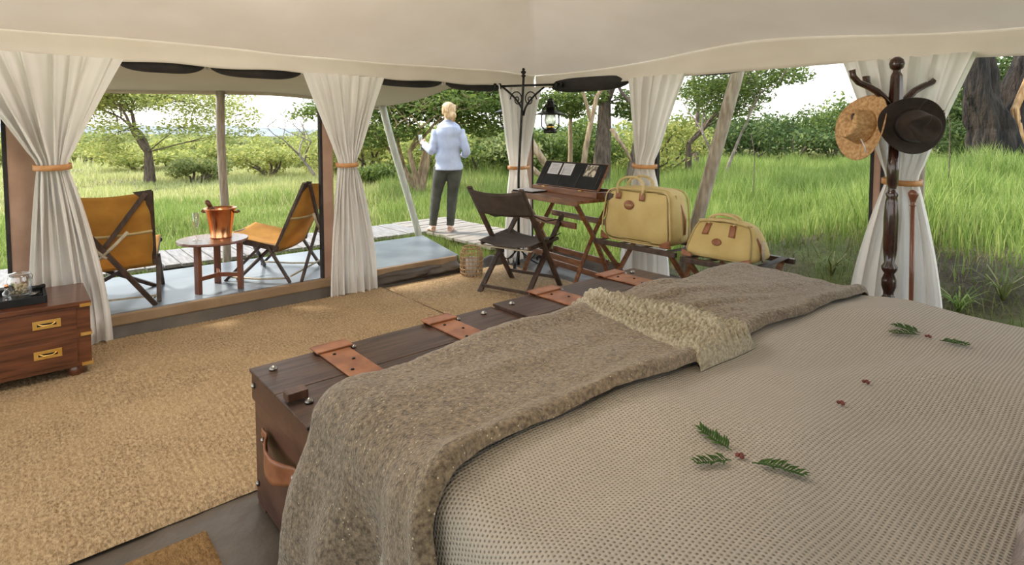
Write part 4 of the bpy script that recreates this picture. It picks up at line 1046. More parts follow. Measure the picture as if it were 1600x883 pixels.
# hats: local z = crown direction
def hat_mesh(brimx, brimy, crx, cry, ch_, pinch, wav, th=.004):
    def fn(u, v):
        a = 2*PI*u
        if v < .42:      # brim
            t = 1-v/.42; r = lerp(1, 0, 0); rx = lerp(crx, brimx, t); ry = lerp(cry, brimy, t)
            z = wav*t*t*cos(2*a)+.012*t*t+.004*sin(3*a)*t
            return Vector((rx*cos(a), ry*sin(a), z))
        t = (v-.42)/.58
        if t < .62: k = t/.62; q = 1-.16*k; z = ch_*k**.9
        else: k = (t-.62)/.38; q = .84*cos(k*PI/2)**.8 if k < 1 else 0; z = ch_*(1+.10*sin(k*PI/2))
        x = crx*q*cos(a); y = cry*q*sin(a)
        z -= pinch*ch_*math.exp(-(x/(.33*crx))**2)*sm(t*1.5-.5)*(1-.5*sm((-y/cry)+.2))
        fr = math.exp(-((y-.75*cry)/(.5*cry))**2)*sm(t*2)
        x *= 1-.35*fr*sin(PI*min(1, t*.9))
        return Vector((x, y, z))
    return fn
def hat(nm, lab, c, R_, dims, m, band, cat='hat'):
    o = thing(nm, lab, cat, tuple(c))
    fn = hat_mesh(*dims)
    MB().grid(lambda u, v: R_ @ fn(u, v)+Vector(c), 56, 34).build('hat_body', m, o, world=True, smooth=True, solid=.004)
    crx, cry = dims[2]*1.012, dims[3]*1.012
    MB().grid(lambda u, v: R_ @ Vector(((crx-.004*v)*cos(2*PI*u), (cry-.004*v)*sin(2*PI*u), .004+.024*v))+Vector(c), 56, 2).build('band', band, o, world=True, smooth=True, solid=.003)
    return o
vf = Vector((cos(rad(HEAD)), sin(rad(HEAD)), 0))
zc = (-vf*.92+vr*.02+Vector((0, 0, -.16))).normalized()       # crown towards the camera
yc = (Vector((0, 0, .28))-vr*.95); yc = (yc-zc*yc.dot(zc)).normalized(); xc = yc.cross(zc).normalized()
Rh = Matrix((xc, yc, zc)).transposed()
hat('felt_hat', 'dark brown felt hat hanging on the front of the coat stand', S-vf*.11+vr*.035+Vector((0, 0, 1.485)), Rh, (.170, .215, .100, .118, .115, .30, .022), M['felt'], M['feltband'])
zc = (-vf*.30-vr*.90+Vector((0, 0, .22))).normalized(); yc = Vector((0, 0, 1))*.9+vr*.42; yc = (yc-zc*yc.dot(zc)).normalized(); xc = yc.cross(zc).normalized()
Rs = Matrix((xc, yc, zc)).transposed()
sh = hat('straw_hat', 'woven straw hat hanging on the left of the coat stand', S-vr*.175+vf*.04+Vector((0, 0, 1.475)), Rs, (.175, .215, .092, .108, .135, .30, .025), M['straw'], M['straw'])
MB().tube([S-vr*.24-vf*.05+Vector((0, 0, 1.40)), S-vr*.225-vf*.07+Vector((0, 0, 1.35)), S-vr*.22-vf*.07+Vector((0, 0, 1.315))], .004, 6).build('chin_cord', M['paper'], sh, world=True, smooth=True)
ws = thing('walking_stick', 'reddish brown walking stick with knob leaning beside the coat stand', 'stick', (4.26, 1.08, 0))
p0 = Vector((4.20, 1.02, .02)); p1 = Vector((4.235, 1.045, .99))
MB().tube([p0, p0.lerp(p1, .5), p1], [.010, .013, .014], 10).build('shaft', M['wood_table'], ws, world=True, smooth=True)
MB().lathe([(.012, 0), (.020, .004), (.013, .012), (.017, .04), (.028, .07), (.030, .085), (.018, .10), (0, .104)], tuple(p1-Vector((0, 0, .01))), 16).build('knob', M['wood_table'], ws, world=True, smooth=True)

# ------------------------------------------------------------------ wrought iron lantern stand
LS = Vector((4.03, 4.53, 0)); LT = Vector((4.09, 4.52, 0))
ls = thing('lantern_stand', 'black wrought iron stand with scrolled brackets holding the lanterns', 'stand', (LS.x, LS.y, 0))
MB().tube([LS+Vector((0, 0, .02)), LS+Vector((0, 0, 1.0)), LT+Vector((0, 0, 2.0)), LT+Vector((0, 0, 2.04))], [.014, .013, .013, .013], 10).build('pole', M['iron'], ls, world=True, smooth=True)
MB().lathe([(.013, 0), (.028, .014), (.012, .028), (.024, .042), (.03, .055), (.012, .07), (.018, .085), (0, .10)], (LT.x, LT.y, 2.02), 12).build('finial', M['iron'], ls, world=True, smooth=True)
ZB = 1.935
A0 = LT-vr*.30; A1 = LT+vr*.40
cbm = MB().tube([A0+Vector((0, 0, ZB-.012)), A1+Vector((0, 0, ZB+.01))], .012, 8).build('crossbar', M['iron'], ls, world=True, smooth=True)
for P, sg in ((A0, -1), (A1, 1)):
    for k in (0, 1):
        q = P-vr*sg*.05*k
        MB().lathe([(.010, -.032), (.018, -.02), (.022, 0), (.018, .02), (.010, .032)], tuple(q+Vector((0, 0, ZB+(-.012 if sg < 0 else .01)))), 10).build('collar', M['iron'], cbm, world=True, smooth=True)
def scroll(sg):
    P = []
    for a in range(15):
        t = a/14; P.append(LT+vr*sg*(.22*t+.0)+Vector((0, 0, ZB-.32+.30*t**.55)))
    MB().tube(P, .011, 7).build('bracket', M['iron'], ls, world=True, smooth=True)
    Q = []
    for a in range(30):
        th = a*.38; r_ = .075*math.exp(-a*.065); Q.append(LT+vr*sg*(.065+r_*cos(th))+Vector((0, 0, ZB-.15+r_*1.4*sin(th))))
    MB().tube(Q, .007, 6).build('scroll', M['iron'], ls, world=True, smooth=True)
scroll(1); scroll(-1)
for k in range(3):
    d = Vector((cos(rad(av+20+120*k)), sin(rad(av+20+120*k)), 0)); P = []
    for a in range(26):
        t = a/25
        if t < .5: q = t/.5; P.append(LS+d*(.24*q)+Vector((0, 0, .16*(1-q)**1.5+.03*(1-q)+.014)))
        else:
            th = (t-.5)/.5*5.2; r_ = .055*math.exp(-th*.16); P.append(LS+d*(.24+r_*sin(th))+Vector((0, 0, .014+.055-r_*cos(th)*1.)))
    MB().tube(P, .009, 6).build('foot', M['iron'], ls, world=True, smooth=True)
for k in range(2):
    P = []
    for a in range(24):
        th = a*.33; r_ = .10*math.exp(-a*.03); P.append(LS+vr*((-1)**k*(.12+r_*cos(th)))+Vector((0, 0, .16+r_*1.1*sin(th))))
    MB().tube(P, .006, 6).build('base_scroll', M['iron'], ls, world=True, smooth=True)
def lantern(lab, x, ztop, sc=1.):
    c = x; o = thing('hurricane_lantern', lab, 'lantern', (c.x, c.y, ztop-.36*sc))
    zb = ztop-.36*sc; s = sc
    def L(nm, prof_, m, n=18, par=o): return MB().lathe([(r*s, z*s) for r, z in prof_], (c.x, c.y, zb), n).build(nm, m, par, world=True, smooth=True)
    L('fuel_tank', [(0, 0), (.055, 0), (.06, .008), (.06, .028), (.045, .04), (.03, .045), (0, .045)], M['iron'])
    L('burner', [(.03, .045), (.035, .055), (.022, .07), (.014, .085), (0, .085)], M['brass'])
    L('chimney', [(.034, .062), (.048, .09), (.052, .12), (.046, .155), (.036, .18), (.034, .18), (.044, .153), (.050, .12), (.046, .09), (.032, .062)], M['glassg'], 22)
    L('shade', [(.034, .185), (.050, .195), (.132, .168), (.135, .164), (.050, .203), (.034, .200)], M['iron'], 28)
    L('vent_cap', [(.036, .195), (.036, .225), (.043, .228), (.043, .238), (.034, .245), (.030, .275), (.020, .29), (.024, .295), (.022, .305), (0, .31)], M['iron'])
    for sg in (-1, 1):
        MB().tube([c+vr*sg*.048*s+Vector((0, 0, zb+.03*s)), c+vr*sg*.075*s+Vector((0, 0, zb+.06*s)), c+vr*sg*.076*s+Vector((0, 0, zb+.15*s)), c+vr*sg*.066*s+Vector((0, 0, zb+.21*s)), c+vr*sg*.036*s+Vector((0, 0, zb+.255*s))], .006*s, 7).build('side_tube', M['iron'], o, world=True, smooth=True)
    MB().tube([c+vr*.06*cos(PI*a/12)*s+Vector((0, 0, zb+(.22+.14*sin(PI*a/12))*s)) for a in range(13)], .0028, 6).build('bail', M['iron'], o, world=True, smooth=True)
    MB().tube([c+vr*.028*cos(a*.55)+Vector((0, 0, ztop+.012+.028*sin(a*.55)+.012)) for a in range(8)], .003, 6).build('hook', M['iron'], o, world=True, smooth=True)
    return o
lantern('black hurricane lantern with glass chimney hanging right of the iron stand', LT+vr*.285, ZB-.075, 1.2)
lantern('black lantern hanging left of the iron stand, half hidden by the corner curtain', Vector((4.30, 5.02, 0)), ZB-.045, 1.15)

# ------------------------------------------------------------------ wicker basket lantern on the floor
WB = Vector((3.38, 4.50, .0)); wk = thing('wicker_lantern', 'pale wicker cage lantern standing on the floor by the veranda step', 'lantern', (WB.x, WB.y, .01))
for k in range(20):
    a = 2*PI*k/20
    MB().tube([WB+Vector((.098*cos(a), .098*sin(a), .022)), WB+Vector((.112*cos(a+.08), .112*sin(a+.08), .12)), WB+Vector((.110*cos(a), .110*sin(a), .24)), WB+Vector((.085*cos(a), .085*sin(a), .305))], .0058, 5).build('cane', M['wicker'], wk, world=True)
for z, r_ in ((.025, .100), (.06, .107), (.10, .112), (.14, .114), (.18, .114), (.22, .112), (.26, .104), (.305, .085)):
    MB().tube([WB+Vector((r_*cos(2*PI*a/24), r_*sin(2*PI*a/24), z+.003*nz(a*.7, z*9))) for a in range(25)], .0055, 5, caps=False).build('hoop', M['wicker'], wk, world=True)
MB().lathe([(0, .022), (.06, .022), (.06, .20), (.056, .20), (.056, .03), (0, .03)], (WB.x, WB.y, 0), 20).build('inner_glass', M['paper'], wk, world=True, smooth=True)
MB().tube([WB+vr*.085*cos(PI*a/10)+Vector((0, 0, .30+.02*sin(PI*a/10))) for a in range(11)], .006, 6).build('handle', M['wicker'], wk, world=True)

# ------------------------------------------------------------------ acacia sprigs and pods on the coverlet
def cz(x, y): return drape(x, y).z+.003
def frond(par, a, b_, wd, n=13, curve=.0):
    a = Vector((a[0], a[1], 0)); b_ = Vector((b_[0], b_[1], 0)); d = (b_-a); L_ = d.length; d.normalize(); s_ = Vector((-d.y, d.x, 0)); m_ = MB()
    def P(t): q = a+d*(L_*t)+s_*(curve*sin(PI*t)); return Vector((q.x, q.y, cz(q.x, q.y)+.004))
    m_.tube([P(t/5) for t in range(6)], .0012, 5)
    for i in range(n):
        t = .12+.85*i/(n-1); c = P(t); env = sin(PI*(t*.75+.2))**.5
        for sg in (-1, 1):
            tip = c+d*(wd*.75)+s_*(sg*wd*env*random.uniform(.8, 1.1))+Vector((0, 0, random.uniform(.002, .012)))
            mid_ = c.lerp(tip, .5)+Vector((0, 0, .003)); pd = (tip-c).cross(Vector((0, 0, 1))).normalized()*.0032
            n0 = len(m_.v); m_.add([c-pd*.4, mid_-pd, tip, mid_+pd, c+pd*.4, mid_+Vector((0, 0, .002))], [(0, 1, 5), (1, 2, 5), (2, 3, 5), (3, 4, 5), (4, 0, 5)])
    return m_.build('frond', M['frond'], par, world=True)
sp1 = thing('acacia_sprig', 'green three-fronded leaf sprig on the near part of the coverlet', 'sprig', (1.15, .58, BZ))
frond(sp1, (1.115, .580), (1.045, .618), .020); frond(sp1, (1.155, .600), (1.182, .690), .024); frond(sp1, (1.135, .545), (1.165, .455), .022, curve=.004)
def pod(lab, c, par=None):
    if par is None: o = thing('seed_pod', lab, 'pod', (c[0], c[1], cz(*c)))
    else: o = par
    b = MB()
    for k in range(3): b.lathe([(0, -.004), (.005, -.001), (.005, .003), (0, .006)], (c[0]+.005*cos(k*2.1), c[1]+.006*sin(k*2.1), cz(*c)+.004), 7)
    b.build('bud' if par else 'husk', M['pod'], o, world=True, smooth=True)
    MB().tube([(c[0], c[1], cz(*c)+.003), (c[0]+.010, c[1]-.008, cz(*c)+.005)], .001, 5).build('stalk', M['pod'], o, world=True)
pod('', (1.145, .575), sp1)
sp2 = thing('acacia_sprig', 'green leaf sprig farther back on the coverlet, right of the throw', 'sprig', (2.27, .5, BZ))
frond(sp2, (2.29, .532), (2.25, .600), .022); frond(sp2, (2.315, .535), (2.325, .610), .026); frond(sp2, (2.285, .475), (2.295, .405), .020, curve=.004)
pod('', (2.295, .508), sp2)
pod('tiny red brown seed pod on the coverlet, nearer the throw end', (1.585, .53))
pod('tiny brown seed pod on the coverlet above the red one', (1.77, .53))
# ------------------------------------------------------------------ grass
def view_ok(x, y):
    """not on the deck, boardwalk or inside the tent"""
    inside = (x < 4.60) & (y < 4.80)
    deck = (x < 3.80) & (y < 6.06)
    board = ((y > 6.28) & (y < 7.20) & (x < 4.95)) | ((x > 3.94) & (x < 4.93) & (y < 7.2))
    return ~(inside | deck | board)
gzv = np.vectorize(ground_z)
def blades(name, lab, n, rmin, rmax, a0, a1, hmin, hmax, wd, m, cond=None, lean=.35, hfn=None, cat='grass', parent=None):
    r = rmin*(rmax/rmin)**(rng.random(n)**.85); az = np.radians(a0+(a1-a0)*rng.random(n))
    x = r*np.cos(az); y = r*np.sin(az)
    ok = view_ok(x, y)
    if cond is not None: ok &= cond(x, y)
    x, y, r = x[ok], y[ok], r[ok]; n = len(x); z = gzv(x, y)-.02
    # clumpiness
    h = hmin+(hmax-hmin)*rng.random(n)
    cl_ = np.array([nz(a*.9, b_*.9, 4) for a, b_ in zip(x, y)])
    h = h*(.8+.9*np.clip(cl_, -.4, .5))
    if hfn is not None: h = h*hfn(x, y)
    th = rng.random(n)*2*PI; dx, dy = np.cos(th), np.sin(th)
    w_ = wd*(1+r*.055)*(.6+.8*rng.random(n))
    ln = lean*h*(.2+rng.random(n)); la = rng.random(n)*2*PI; lx, ly = np.cos(la)*ln, np.sin(la)*ln
    V = np.empty((n, 5, 3))
    V[:, 0] = np.c_[x-dx*w_, y-dy*w_, z]; V[:, 1] = np.c_[x+dx*w_, y+dy*w_, z]
    V[:, 2] = np.c_[x+lx*.35+dx*w_*.75, y+ly*.35+dy*w_*.75, z+h*.55]; V[:, 3] = np.c_[x+lx*.35-dx*w_*.75, y+ly*.35-dy*w_*.75, z+h*.55]
    V[:, 4] = np.c_[x+lx, y+ly, z+h*(1-.25*(ln/np.maximum(h, 1e-3)))]
    i = np.arange(n)*5
    F_ = np.concatenate([np.c_[i, i+1, i+2], np.c_[i, i+2, i+3], np.c_[i+3, i+2, i+4]])
    o = np_mesh(name, V.reshape(-1, 3), F_, 3, m, parent, False)
    tag(o, lab, cat, kind='stuff'); return o
bankc = lambda x, y: (x < 8) & (y < 4.2)
def edge_h(x, y):   # shorter near the tent
    d = np.minimum(np.maximum(x-4.9, y-7.3), 3)
    return np.clip(.35+d*.42, .22, 1.)
blades('grass', 'lush green grass growing across the ground right of the standing woman', 150000, 5.6, 34, -4, 62, .30, .62, .0042, M['grass'], cond=lambda x, y: ~((x < 7.3-.0*y) & (y < 3.6) & (rng.random(len(x)) < np.clip(1.25-(x-5.2)*.55, 0, .985))), hfn=edge_h)
blades('grass', 'sunlit yellow green meadow grass beyond the veranda', 150000, 7.2, 40, 50, 102, .20, .48, .0042, M['grassy'], hfn=lambda x, y: np.clip(.4+np.maximum(y-7.4, x-5)*.25, .3, 1.)*np.clip(1.1-(np.degrees(np.arctan2(y, x))-55)*.022, .5, 1.))
blades('grass', 'green grass in the nearer meadow just past the boardwalk', 60000, 7.2, 13, 47, 102, .16, .40, .0036, M['grass'], hfn=lambda x, y: np.clip(.4+np.maximum(y-7.4, x-5)*.3, .3, 1.))
blades('grass', 'far pale meadow grass below the distant trees', 60000, 30, 90, -4, 102, .30, .65, .006, M['grassy'])
blades('grass', 'sparse dry grass on the soil bank behind the coat stand', 11000, 4.9, 8.5, -4, 42, .08, .28, .0024, M['drygrass'], cond=lambda x, y: (x > 4.7), lean=.9)
blades('grass', 'short green tufts outside the tent between the posts', 24000, 4.7, 9, 34, 56, .05, .20, .003, M['grass'], cond=lambda x, y: (x > 4.7), lean=.7)
# short green grass strip between deck and boardwalk, and around its end
def strip(lab, n, x0, x1, y0, y1, h0, h1):
    x = rng.uniform(x0, x1, n); y = rng.uniform(y0, y1, n); h = rng.uniform(h0, h1, n)
    keep = np.array([nz(a*2.3, b_*3, 8) > -.12 for a, b_ in zip(x, y)]); x, y, h = x[keep], y[keep], h[keep]; n = len(x)
    th = rng.random(n)*2*PI; w_ = .0035; dx, dy = np.cos(th)*w_, np.sin(th)*w_; l = rng.normal(0, .4, (n, 2))*h[:, None]
    V = np.empty((n, 3, 3)); V[:, 0] = np.c_[x-dx, y-dy, np.zeros(n)-.03]; V[:, 1] = np.c_[x+dx, y+dy, np.zeros(n)-.03]; V[:, 2] = np.c_[x+l[:, 0], y+l[:, 1], h]
    o = np_mesh('grass', V.reshape(-1, 3), (np.arange(n)*3)[:, None]+np.arange(3), 3, M['grass']); tag(o, lab, 'grass', kind='stuff')
strip('narrow strip of green grass between the veranda floor and the boardwalk', 14000, -1.2, 3.75, 6.03, 6.30, .06, .19)
strip('green grass between the end of the veranda and the boardwalk', 5000, 3.62, 3.97, 4.85, 6.3, .07, .21)
# loose tufts with arching blades on the bank
def tuft(lab, x, y, h, n, m):
    z = ground_z(x, y); b = MB()
    for k in range(n):
        a = random.uniform(0, 2*PI); L = h*random.uniform(.6, 1.2); w_ = .006; P = []
        for t in (0, .35, .7, 1): P.append(Vector((x+cos(a)*L*.75*t**1.4, y+sin(a)*L*.75*t**1.4, z-.01+L*(t-.55*t*t*t))))
        s_ = Vector((-sin(a), cos(a), 0))*w_
        b.add([P[0]-s_, P[0]+s_, P[1]+s_, P[1]-s_, P[2]+s_*.8, P[2]-s_*.8, P[3]], [(0, 1, 2, 3), (3, 2, 4, 5), (5, 4, 6)])
    o = b.build('grass_tuft', m); tag(o, lab, 'grass tuft', 'arching grass tufts on the soil bank')
tuft('arching pale grass tuft on the bank at the right edge', 5.55, .78, .42, 26, M['drygrass'])
tuft('arching green grass tuft on the bank just right of the cream curtain', 5.35, 1.00, .34, 30, M['grass'])
tuft('dry grass tuft on the bank left of the coat stand', 5.5, 1.95, .36, 26, M['drygrass'])

# ------------------------------------------------------------------ trees and bushes
def leaf_cloud(C, R_, n, size, flat=.45, shell=.25):
    """C (k,3) cluster centres, R_ (k,3) radii"""
    k = len(C); vol = (R_[:, 0]*R_[:, 1]); p = vol/vol.sum(); idx = rng.choice(k, n, p=p)
    d = rng.normal(size=(n, 3)); d /= np.linalg.norm(d, axis=1)[:, None]
    rad_ = (shell+(1-shell)*rng.random(n)**.5)[:, None]
    P = C[idx]+d*R_[idx]*rad_
    a = rng.normal(size=(n, 3)); a[:, 2] *= flat; a /= np.linalg.norm(a, axis=1)[:, None]
    b_ = rng.normal(size=(n, 3)); b_ -= a*(a*b_).sum(1)[:, None]; b_ /= np.linalg.norm(b_, axis=1)[:, None]
    s_ = size*(.5+rng.random(n))[:, None]
    V = np.empty((n, 4, 3)); V[:, 0] = P-a*s_; V[:, 1] = P+b_*s_*.45; V[:, 2] = P+a*s_; V[:, 3] = P-b_*s_*.45
    return V.reshape(-1, 3), (np.arange(n)*4)[:, None]+np.arange(4)
def branches(b, p, d, L, r, depth, tips, spread=.6, upw=.15, segs=4, shrink=.68, fl=.5, kids=(2, 3), minr=.006, wob=.14):
    pts = [p.copy()]; rs = [r]; q = p.copy(); dd = d.normalized()
    for i in range(segs):
        dd = (dd+Vector((random.gauss(0, wob), random.gauss(0, wob), random.gauss(0, .08)+upw*.3))).normalized()
        q = q+dd*(L/segs); pts.append(q.copy()); rs.append(max(minr, r*(1-.42*(i+1)/segs)))
    b.tube(pts, rs, 8 if r > .05 else 5, caps=False)
    tips.append((q.copy(), depth))
    if depth <= 0: return
    for k in range(random.choice(kids)):
        a = random.uniform(0, 2*PI); sp_ = Vector((cos(a), sin(a), random.uniform(-.25, .5)*fl))
        nd = (dd*(1-spread*.5)+sp_*spread+Vector((0, 0, upw))).normalized()
        st = pts[-1] if k < 2 else pts[-2]
        branches(b, st.copy(), nd, L*random.uniform(.62, .85), rs[-1]*random.uniform(.75, .95), depth-1, tips, spread, upw, segs, shrink, fl, kids, minr)
def tree(lab, x, y, h, r, bark, leaf, nleaf, lsize, stems=1, depth=4, L0=None, spread=.6, upw=.12, clr=(.7, .7, .28), lean=None, group=None, nm='acacia_tree', minr=.006, tipd=2, crown=None):
    z = ground_z(x, y)-.08; root = thing(nm, lab, 'tree', (x, y, z), 0, group); b = MB(); tips = []
    for s_ in range(stems):
        a = 2*PI*s_/max(1, stems)+random.random()*.8
        d = Vector((0, 0, 1)) if stems == 1 else Vector((cos(a)*.42, sin(a)*.42, 1))
        if lean and s_ < len(lean): d = vr*lean[s_][0]+vf*lean[s_][1]+Vector((0, 0, 1))
        off = Vector((0, 0, 0)) if stems == 1 else Vector((cos(a), sin(a), 0))*r*.8
        branches(b, Vector((x, y, z))+off, d, L0 or h*.36, r*(1 if stems == 1 else .8), depth, tips, spread, upw, minr=minr, wob=.05)
    extra = []
    if crown:
        for px, yy, D, rx in crown:
            wx, wy = pw(px, D); c = Vector((wx, wy, CAM_H-(yy-205)/F_PX*D)); extra.append((c, rx))
            near = min(tips, key=lambda t: (t[0]-c).length)[0]; mid_ = near.lerp(c, .5)+Vector((random.gauss(0, .1), random.gauss(0, .1), .08))
            b.tube([near, mid_, c], [.022, .014, .006], 5, caps=False)
            for k in range(3):
                e_ = c+Vector((random.uniform(-1, 1)*rx, random.uniform(-1, 1)*rx, random.uniform(-.1, .25)*rx)); b.tube([c, e_], [.008, .004], 4, caps=False)
    b.build('trunk_and_branches', bark, root, world=True, smooth=True)
    tp = [t for t, dd in tips if dd <= tipd]
    if nleaf:
        C = np.array([[t.x, t.y, t.z] for t in tp]); R_ = np.tile(np.array([clr]), (len(C), 1))*(.6+.8*rng.random((len(C), 1)))

        V, F_ = leaf_cloud(C, R_, nleaf if not extra else int(nleaf*.45), lsize)
        if extra:
            V2, F2 = leaf_cloud(np.array([tuple(c) for c, _ in extra]), np.array([[r_*1.35, r_*1.35, r_*.55] for _, r_ in extra]), int(nleaf*.60), lsize)
            F_ = np.concatenate([F_, F2+len(V)]); V = np.concatenate([V, V2])
        o = np_mesh('foliage', V, F_, 4, leaf, root, True); o['kind'] = 'stuff'
    return root
def bush(lab, x, y, rx, h, leaf, n, size, group, k=9, nm='bush', twig=True):
    z = ground_z(x, y); root = thing(nm, lab, 'bush', (x, y, z), 0, group)
    C = []; R_ = []
    for i in range(k):
        a = random.uniform(0, 2*PI); q = math.sqrt(random.random())*rx*.75; hh = h*random.uniform(.25, .78)
        C.append((x+cos(a)*q, y+sin(a)*q, z+hh)); R_.append((rx*.42*random.uniform(.7, 1.2), rx*.42*random.uniform(.7, 1.2), h*.24*random.uniform(.7, 1.2)))
    V, F_ = leaf_cloud(np.array(C), np.array(R_), n, size, flat=.8, shell=.1)
    o = np_mesh('foliage', V, F_, 4, leaf, root, True); o['kind'] = 'stuff'
    b = MB()
    for c in C[:6]: b.tube([(x, y, z-.05), ((x+c[0])/2+.1, (y+c[1])/2, z+(c[2]-z)*.5), c], [.05, .035, .012], 5, caps=False)
    b.build('stems', M['bark'], root, world=True)
    return root
def pw(px, D):      # world point at image column px and forward distance D
    u = (px-800)/F_PX; return D*(vf.x+u*vr.x), D*(vf.y+u*vr.y)
# T1: yellow acacia left of the pole
random.seed(21)
x, y = pw(232, 16.5); tree('single trunk acacia with airy yellow green crown behind the leftmost camp chair', x, y, 4.6, .17, M['bark'], M['leafy'], 19000, .046, 1, 5, 1.0, .62, .10, (.42, .42, .10), lean=[(.03, 0)], crown=[(random.uniform(135, 395), 0, 0, 0) for _ in range(0)]+[(px, yy, D, r_) for px, yy, D, r_ in ((150, 190, 16.5, .6), (175, 165, 17, .7), (210, 155, 16.5, .7), (250, 150, 16, .7), (290, 160, 16.5, .8), (330, 165, 17, .7), (370, 180, 16.5, .6), (160, 225, 16, .5), (195, 205, 15.8, .5), (280, 200, 16, .55), (320, 195, 17, .6), (385, 205, 16.5, .4), (345, 215, 16, .4), (140, 160, 17, .6), (230, 130, 17, .8), (300, 130, 17, .8), (180, 240, 16.8, .5), (360, 150, 16.5, .6))])
# T3: forked acacia behind the woman
x, y = pw(655, 12.6); tree('many stemmed acacia standing right behind the woman', x, y, 4.8, .11, M['barkpale'], M['leafg'], 24000, .046, 4, 5, 1.15, .72, .05, (.42, .42, .13), crown=[(px, yy, D, r_) for px, yy, D, r_ in ((580, 190, 12.6, .5), (600, 165, 12.8, .5), (630, 175, 12.4, .5), (660, 160, 12.2, .5), (690, 150, 12.6, .6), (740, 155, 12.6, .55), (760, 175, 12.4, .5), (625, 205, 12, .4), (590, 215, 12.6, .4), (755, 200, 12.8, .4), (700, 180, 12.9, .5), (650, 140, 12.6, .6), (760, 145, 12.6, .5), (800, 165, 12.6, .5))], lean=[(-.62, .1), (.12, .2), (.30, -.1), (-.15, -.2)])
# T4: large trunk behind the desk with thinner companions
x, y = pw(938, 13.0); tree('thick dark trunked acacia behind the raised desk lid', x, y, 5.4, .235, M['bark'], M['leafg'], 9000, .045, 1, 5, 2.2, .62, .14, (.8, .8, .2), lean=[(.0, 0)], crown=[(870, 160, 13, .5), (905, 150, 12.8, .5), (1000, 155, 13, .5), (985, 175, 13, .35), (890, 175, 13.4, .3)])
x, y = pw(975, 12.2); tree('forked side stem leaning right of the thick trunked acacia', x, y, 4.4, .10, M['bark'], M['leafg'], 5000, .04, 1, 4, 1.9, .6, .12, (.6, .6, .18), lean=[(.28, 0)])
x, y = pw(908, 12.0); tree('slim pale stemmed tree just left of the thick trunk', x, y, 4.8, .075, M['barkpale'], M['leafg'], 4000, .04, 1, 4, 2.3, .5, .2, (.6, .6, .18), lean=[(.06, 0)])
x, y = pw(890, 14.0); tree('slim bare stemmed tree right of the hanging lantern', x, y, 4.8, .07, M['barkpale'], M['leafg'], 4000, .04, 1, 4, 2.2, .5, .2, (.6, .6, .18), lean=[(-.04, 0)])
# T5: airy sapling
x, y = pw(1128, 15.); tree('slender forked acacia right of the curtain behind the bags', x, y, 4.6, .07, M['deadbark'], M['leafg'], 8000, .045, 2, 5, 1.5, .6, .12, (.5, .5, .14), lean=[(-.35, 0), (.25, 0)], crown=[(1095, 140, 15, .5), (1120, 125, 15, .6), (1165, 130, 14.6, .6), (1200, 118, 14.4, .6), (1235, 118, 14.2, .45), (1105, 165, 15, .4), (1180, 150, 14.8, .35)])
x, y = pw(1075, 17.); tree('dark low trunked acacia between the curtain and the leaning pole', x, y, 4.0, .13, M['bark'], M['leafg'], 5000, .05, 1, 4, 1.2, .7, .1, (.6, .6, .2))
# tree whose high boughs hang in at the top
x, y = pw(1290, 20.); tree('tall acacia with high thin crown left of the coat stand', x-.0, y+5., 7.5, .14, M['bark'], M['leafg'], 6000, .055, 1, 5, 2.6, .6, .2, (.9, .9, .22))
# dead branch tree
x, y = pw(500, 17.); tree('bare dead branches left of the middle curtain', x, y, 2.8, .06, M['deadbark'], None, 0, .05, 1, 4, 1.1, .75, .02, lean=[(-.75, 0)], nm='dead_tree')
# fallen and leaning dead limbs
def limb(lab, pts, r, m):
    o = MB().tube([Vector(p) for p in pts], [r*(1-.5*i/(len(pts)-1)) for i in range(len(pts))], 8).build('dead_limb', m, smooth=True); tag(o, lab, 'branch', 'dead limbs lying in the grass')
def lp(px, D, z): x, y = pw(px, D); return (x, y, z)
limb('pale fallen limb between the corner curtain and the desk lid', [lp(826, 11, 1.30), lp(845, 11, .95), lp(866, 11.2, .55), lp(880, 11.3, .2)], .085, M['barkpale'])
limb('second pale fallen limb beside the corner curtain', [lp(832, 10.6, .75), lp(850, 10.8, .55), lp(862, 11, .3)], .06, M['barkpale'])
limb('pale crossed dead limb right of the thick trunk', [lp(955, 12, 1.5), lp(978, 12.1, 1.05), lp(1002, 12.2, .4)], .05, M['barkpale'])
limb('pale dead limb leaning the other way right of the thick trunk', [lp(998, 12, 1.8), lp(994, 12.1, 1.2), lp(985, 12.2, .5)], .05, M['barkpale'])
# T6: massive old split trunks at the right
random.seed(5)
def trunk_mesh(name, par, pts, rs, m, seed):
    b = MB(); n = len(pts)-1; K = 48; J = n*16
    P_ = [Vector(p) for p in pts]
    def fn(u, v):
        t = v*n; i = min(int(t), n-1); f_ = t-i; f2 = sm(f_)
        c = P_[i].lerp(P_[i+1], f_*.5+f2*.5); r_ = lerp(rs[i], rs[i+1], f2); a = 2*PI*u
        ridge = 1+.42*nz(cos(a)*2.0+seed, sin(a)*2.0, v*3.2)+.15*sin(a*5+v*4+seed)*nz(a, v*4, seed)*2+.14*nz(cos(a)*6, sin(a)*6, v*9)+.5*max(0, .3-v)*(1+sin(a*4+seed))
        return c+(vr*cos(a)+vf*sin(a))*r_*ridge
    b.grid(fn, K, J); return b.build(name, m, par, world=True, smooth=True)
bx, by = pw(1560, 12.0); gz_ = ground_z(bx, by)
T6 = thing('old_tree', 'massive dark split old trunk at the right edge of the picture', 'tree', (bx, by, gz_))
def q6(px, z, D=12.): x, y = pw(px, D); return (x, y, z)
trunk_mesh('trunk', T6, [q6(1552, .2), q6(1550, .9), q6(1545, 1.5), q6(1528, 2.2), q6(1520, 3.2)], [.55, .42, .36, .27, .26], M['barkdark'], 1.)
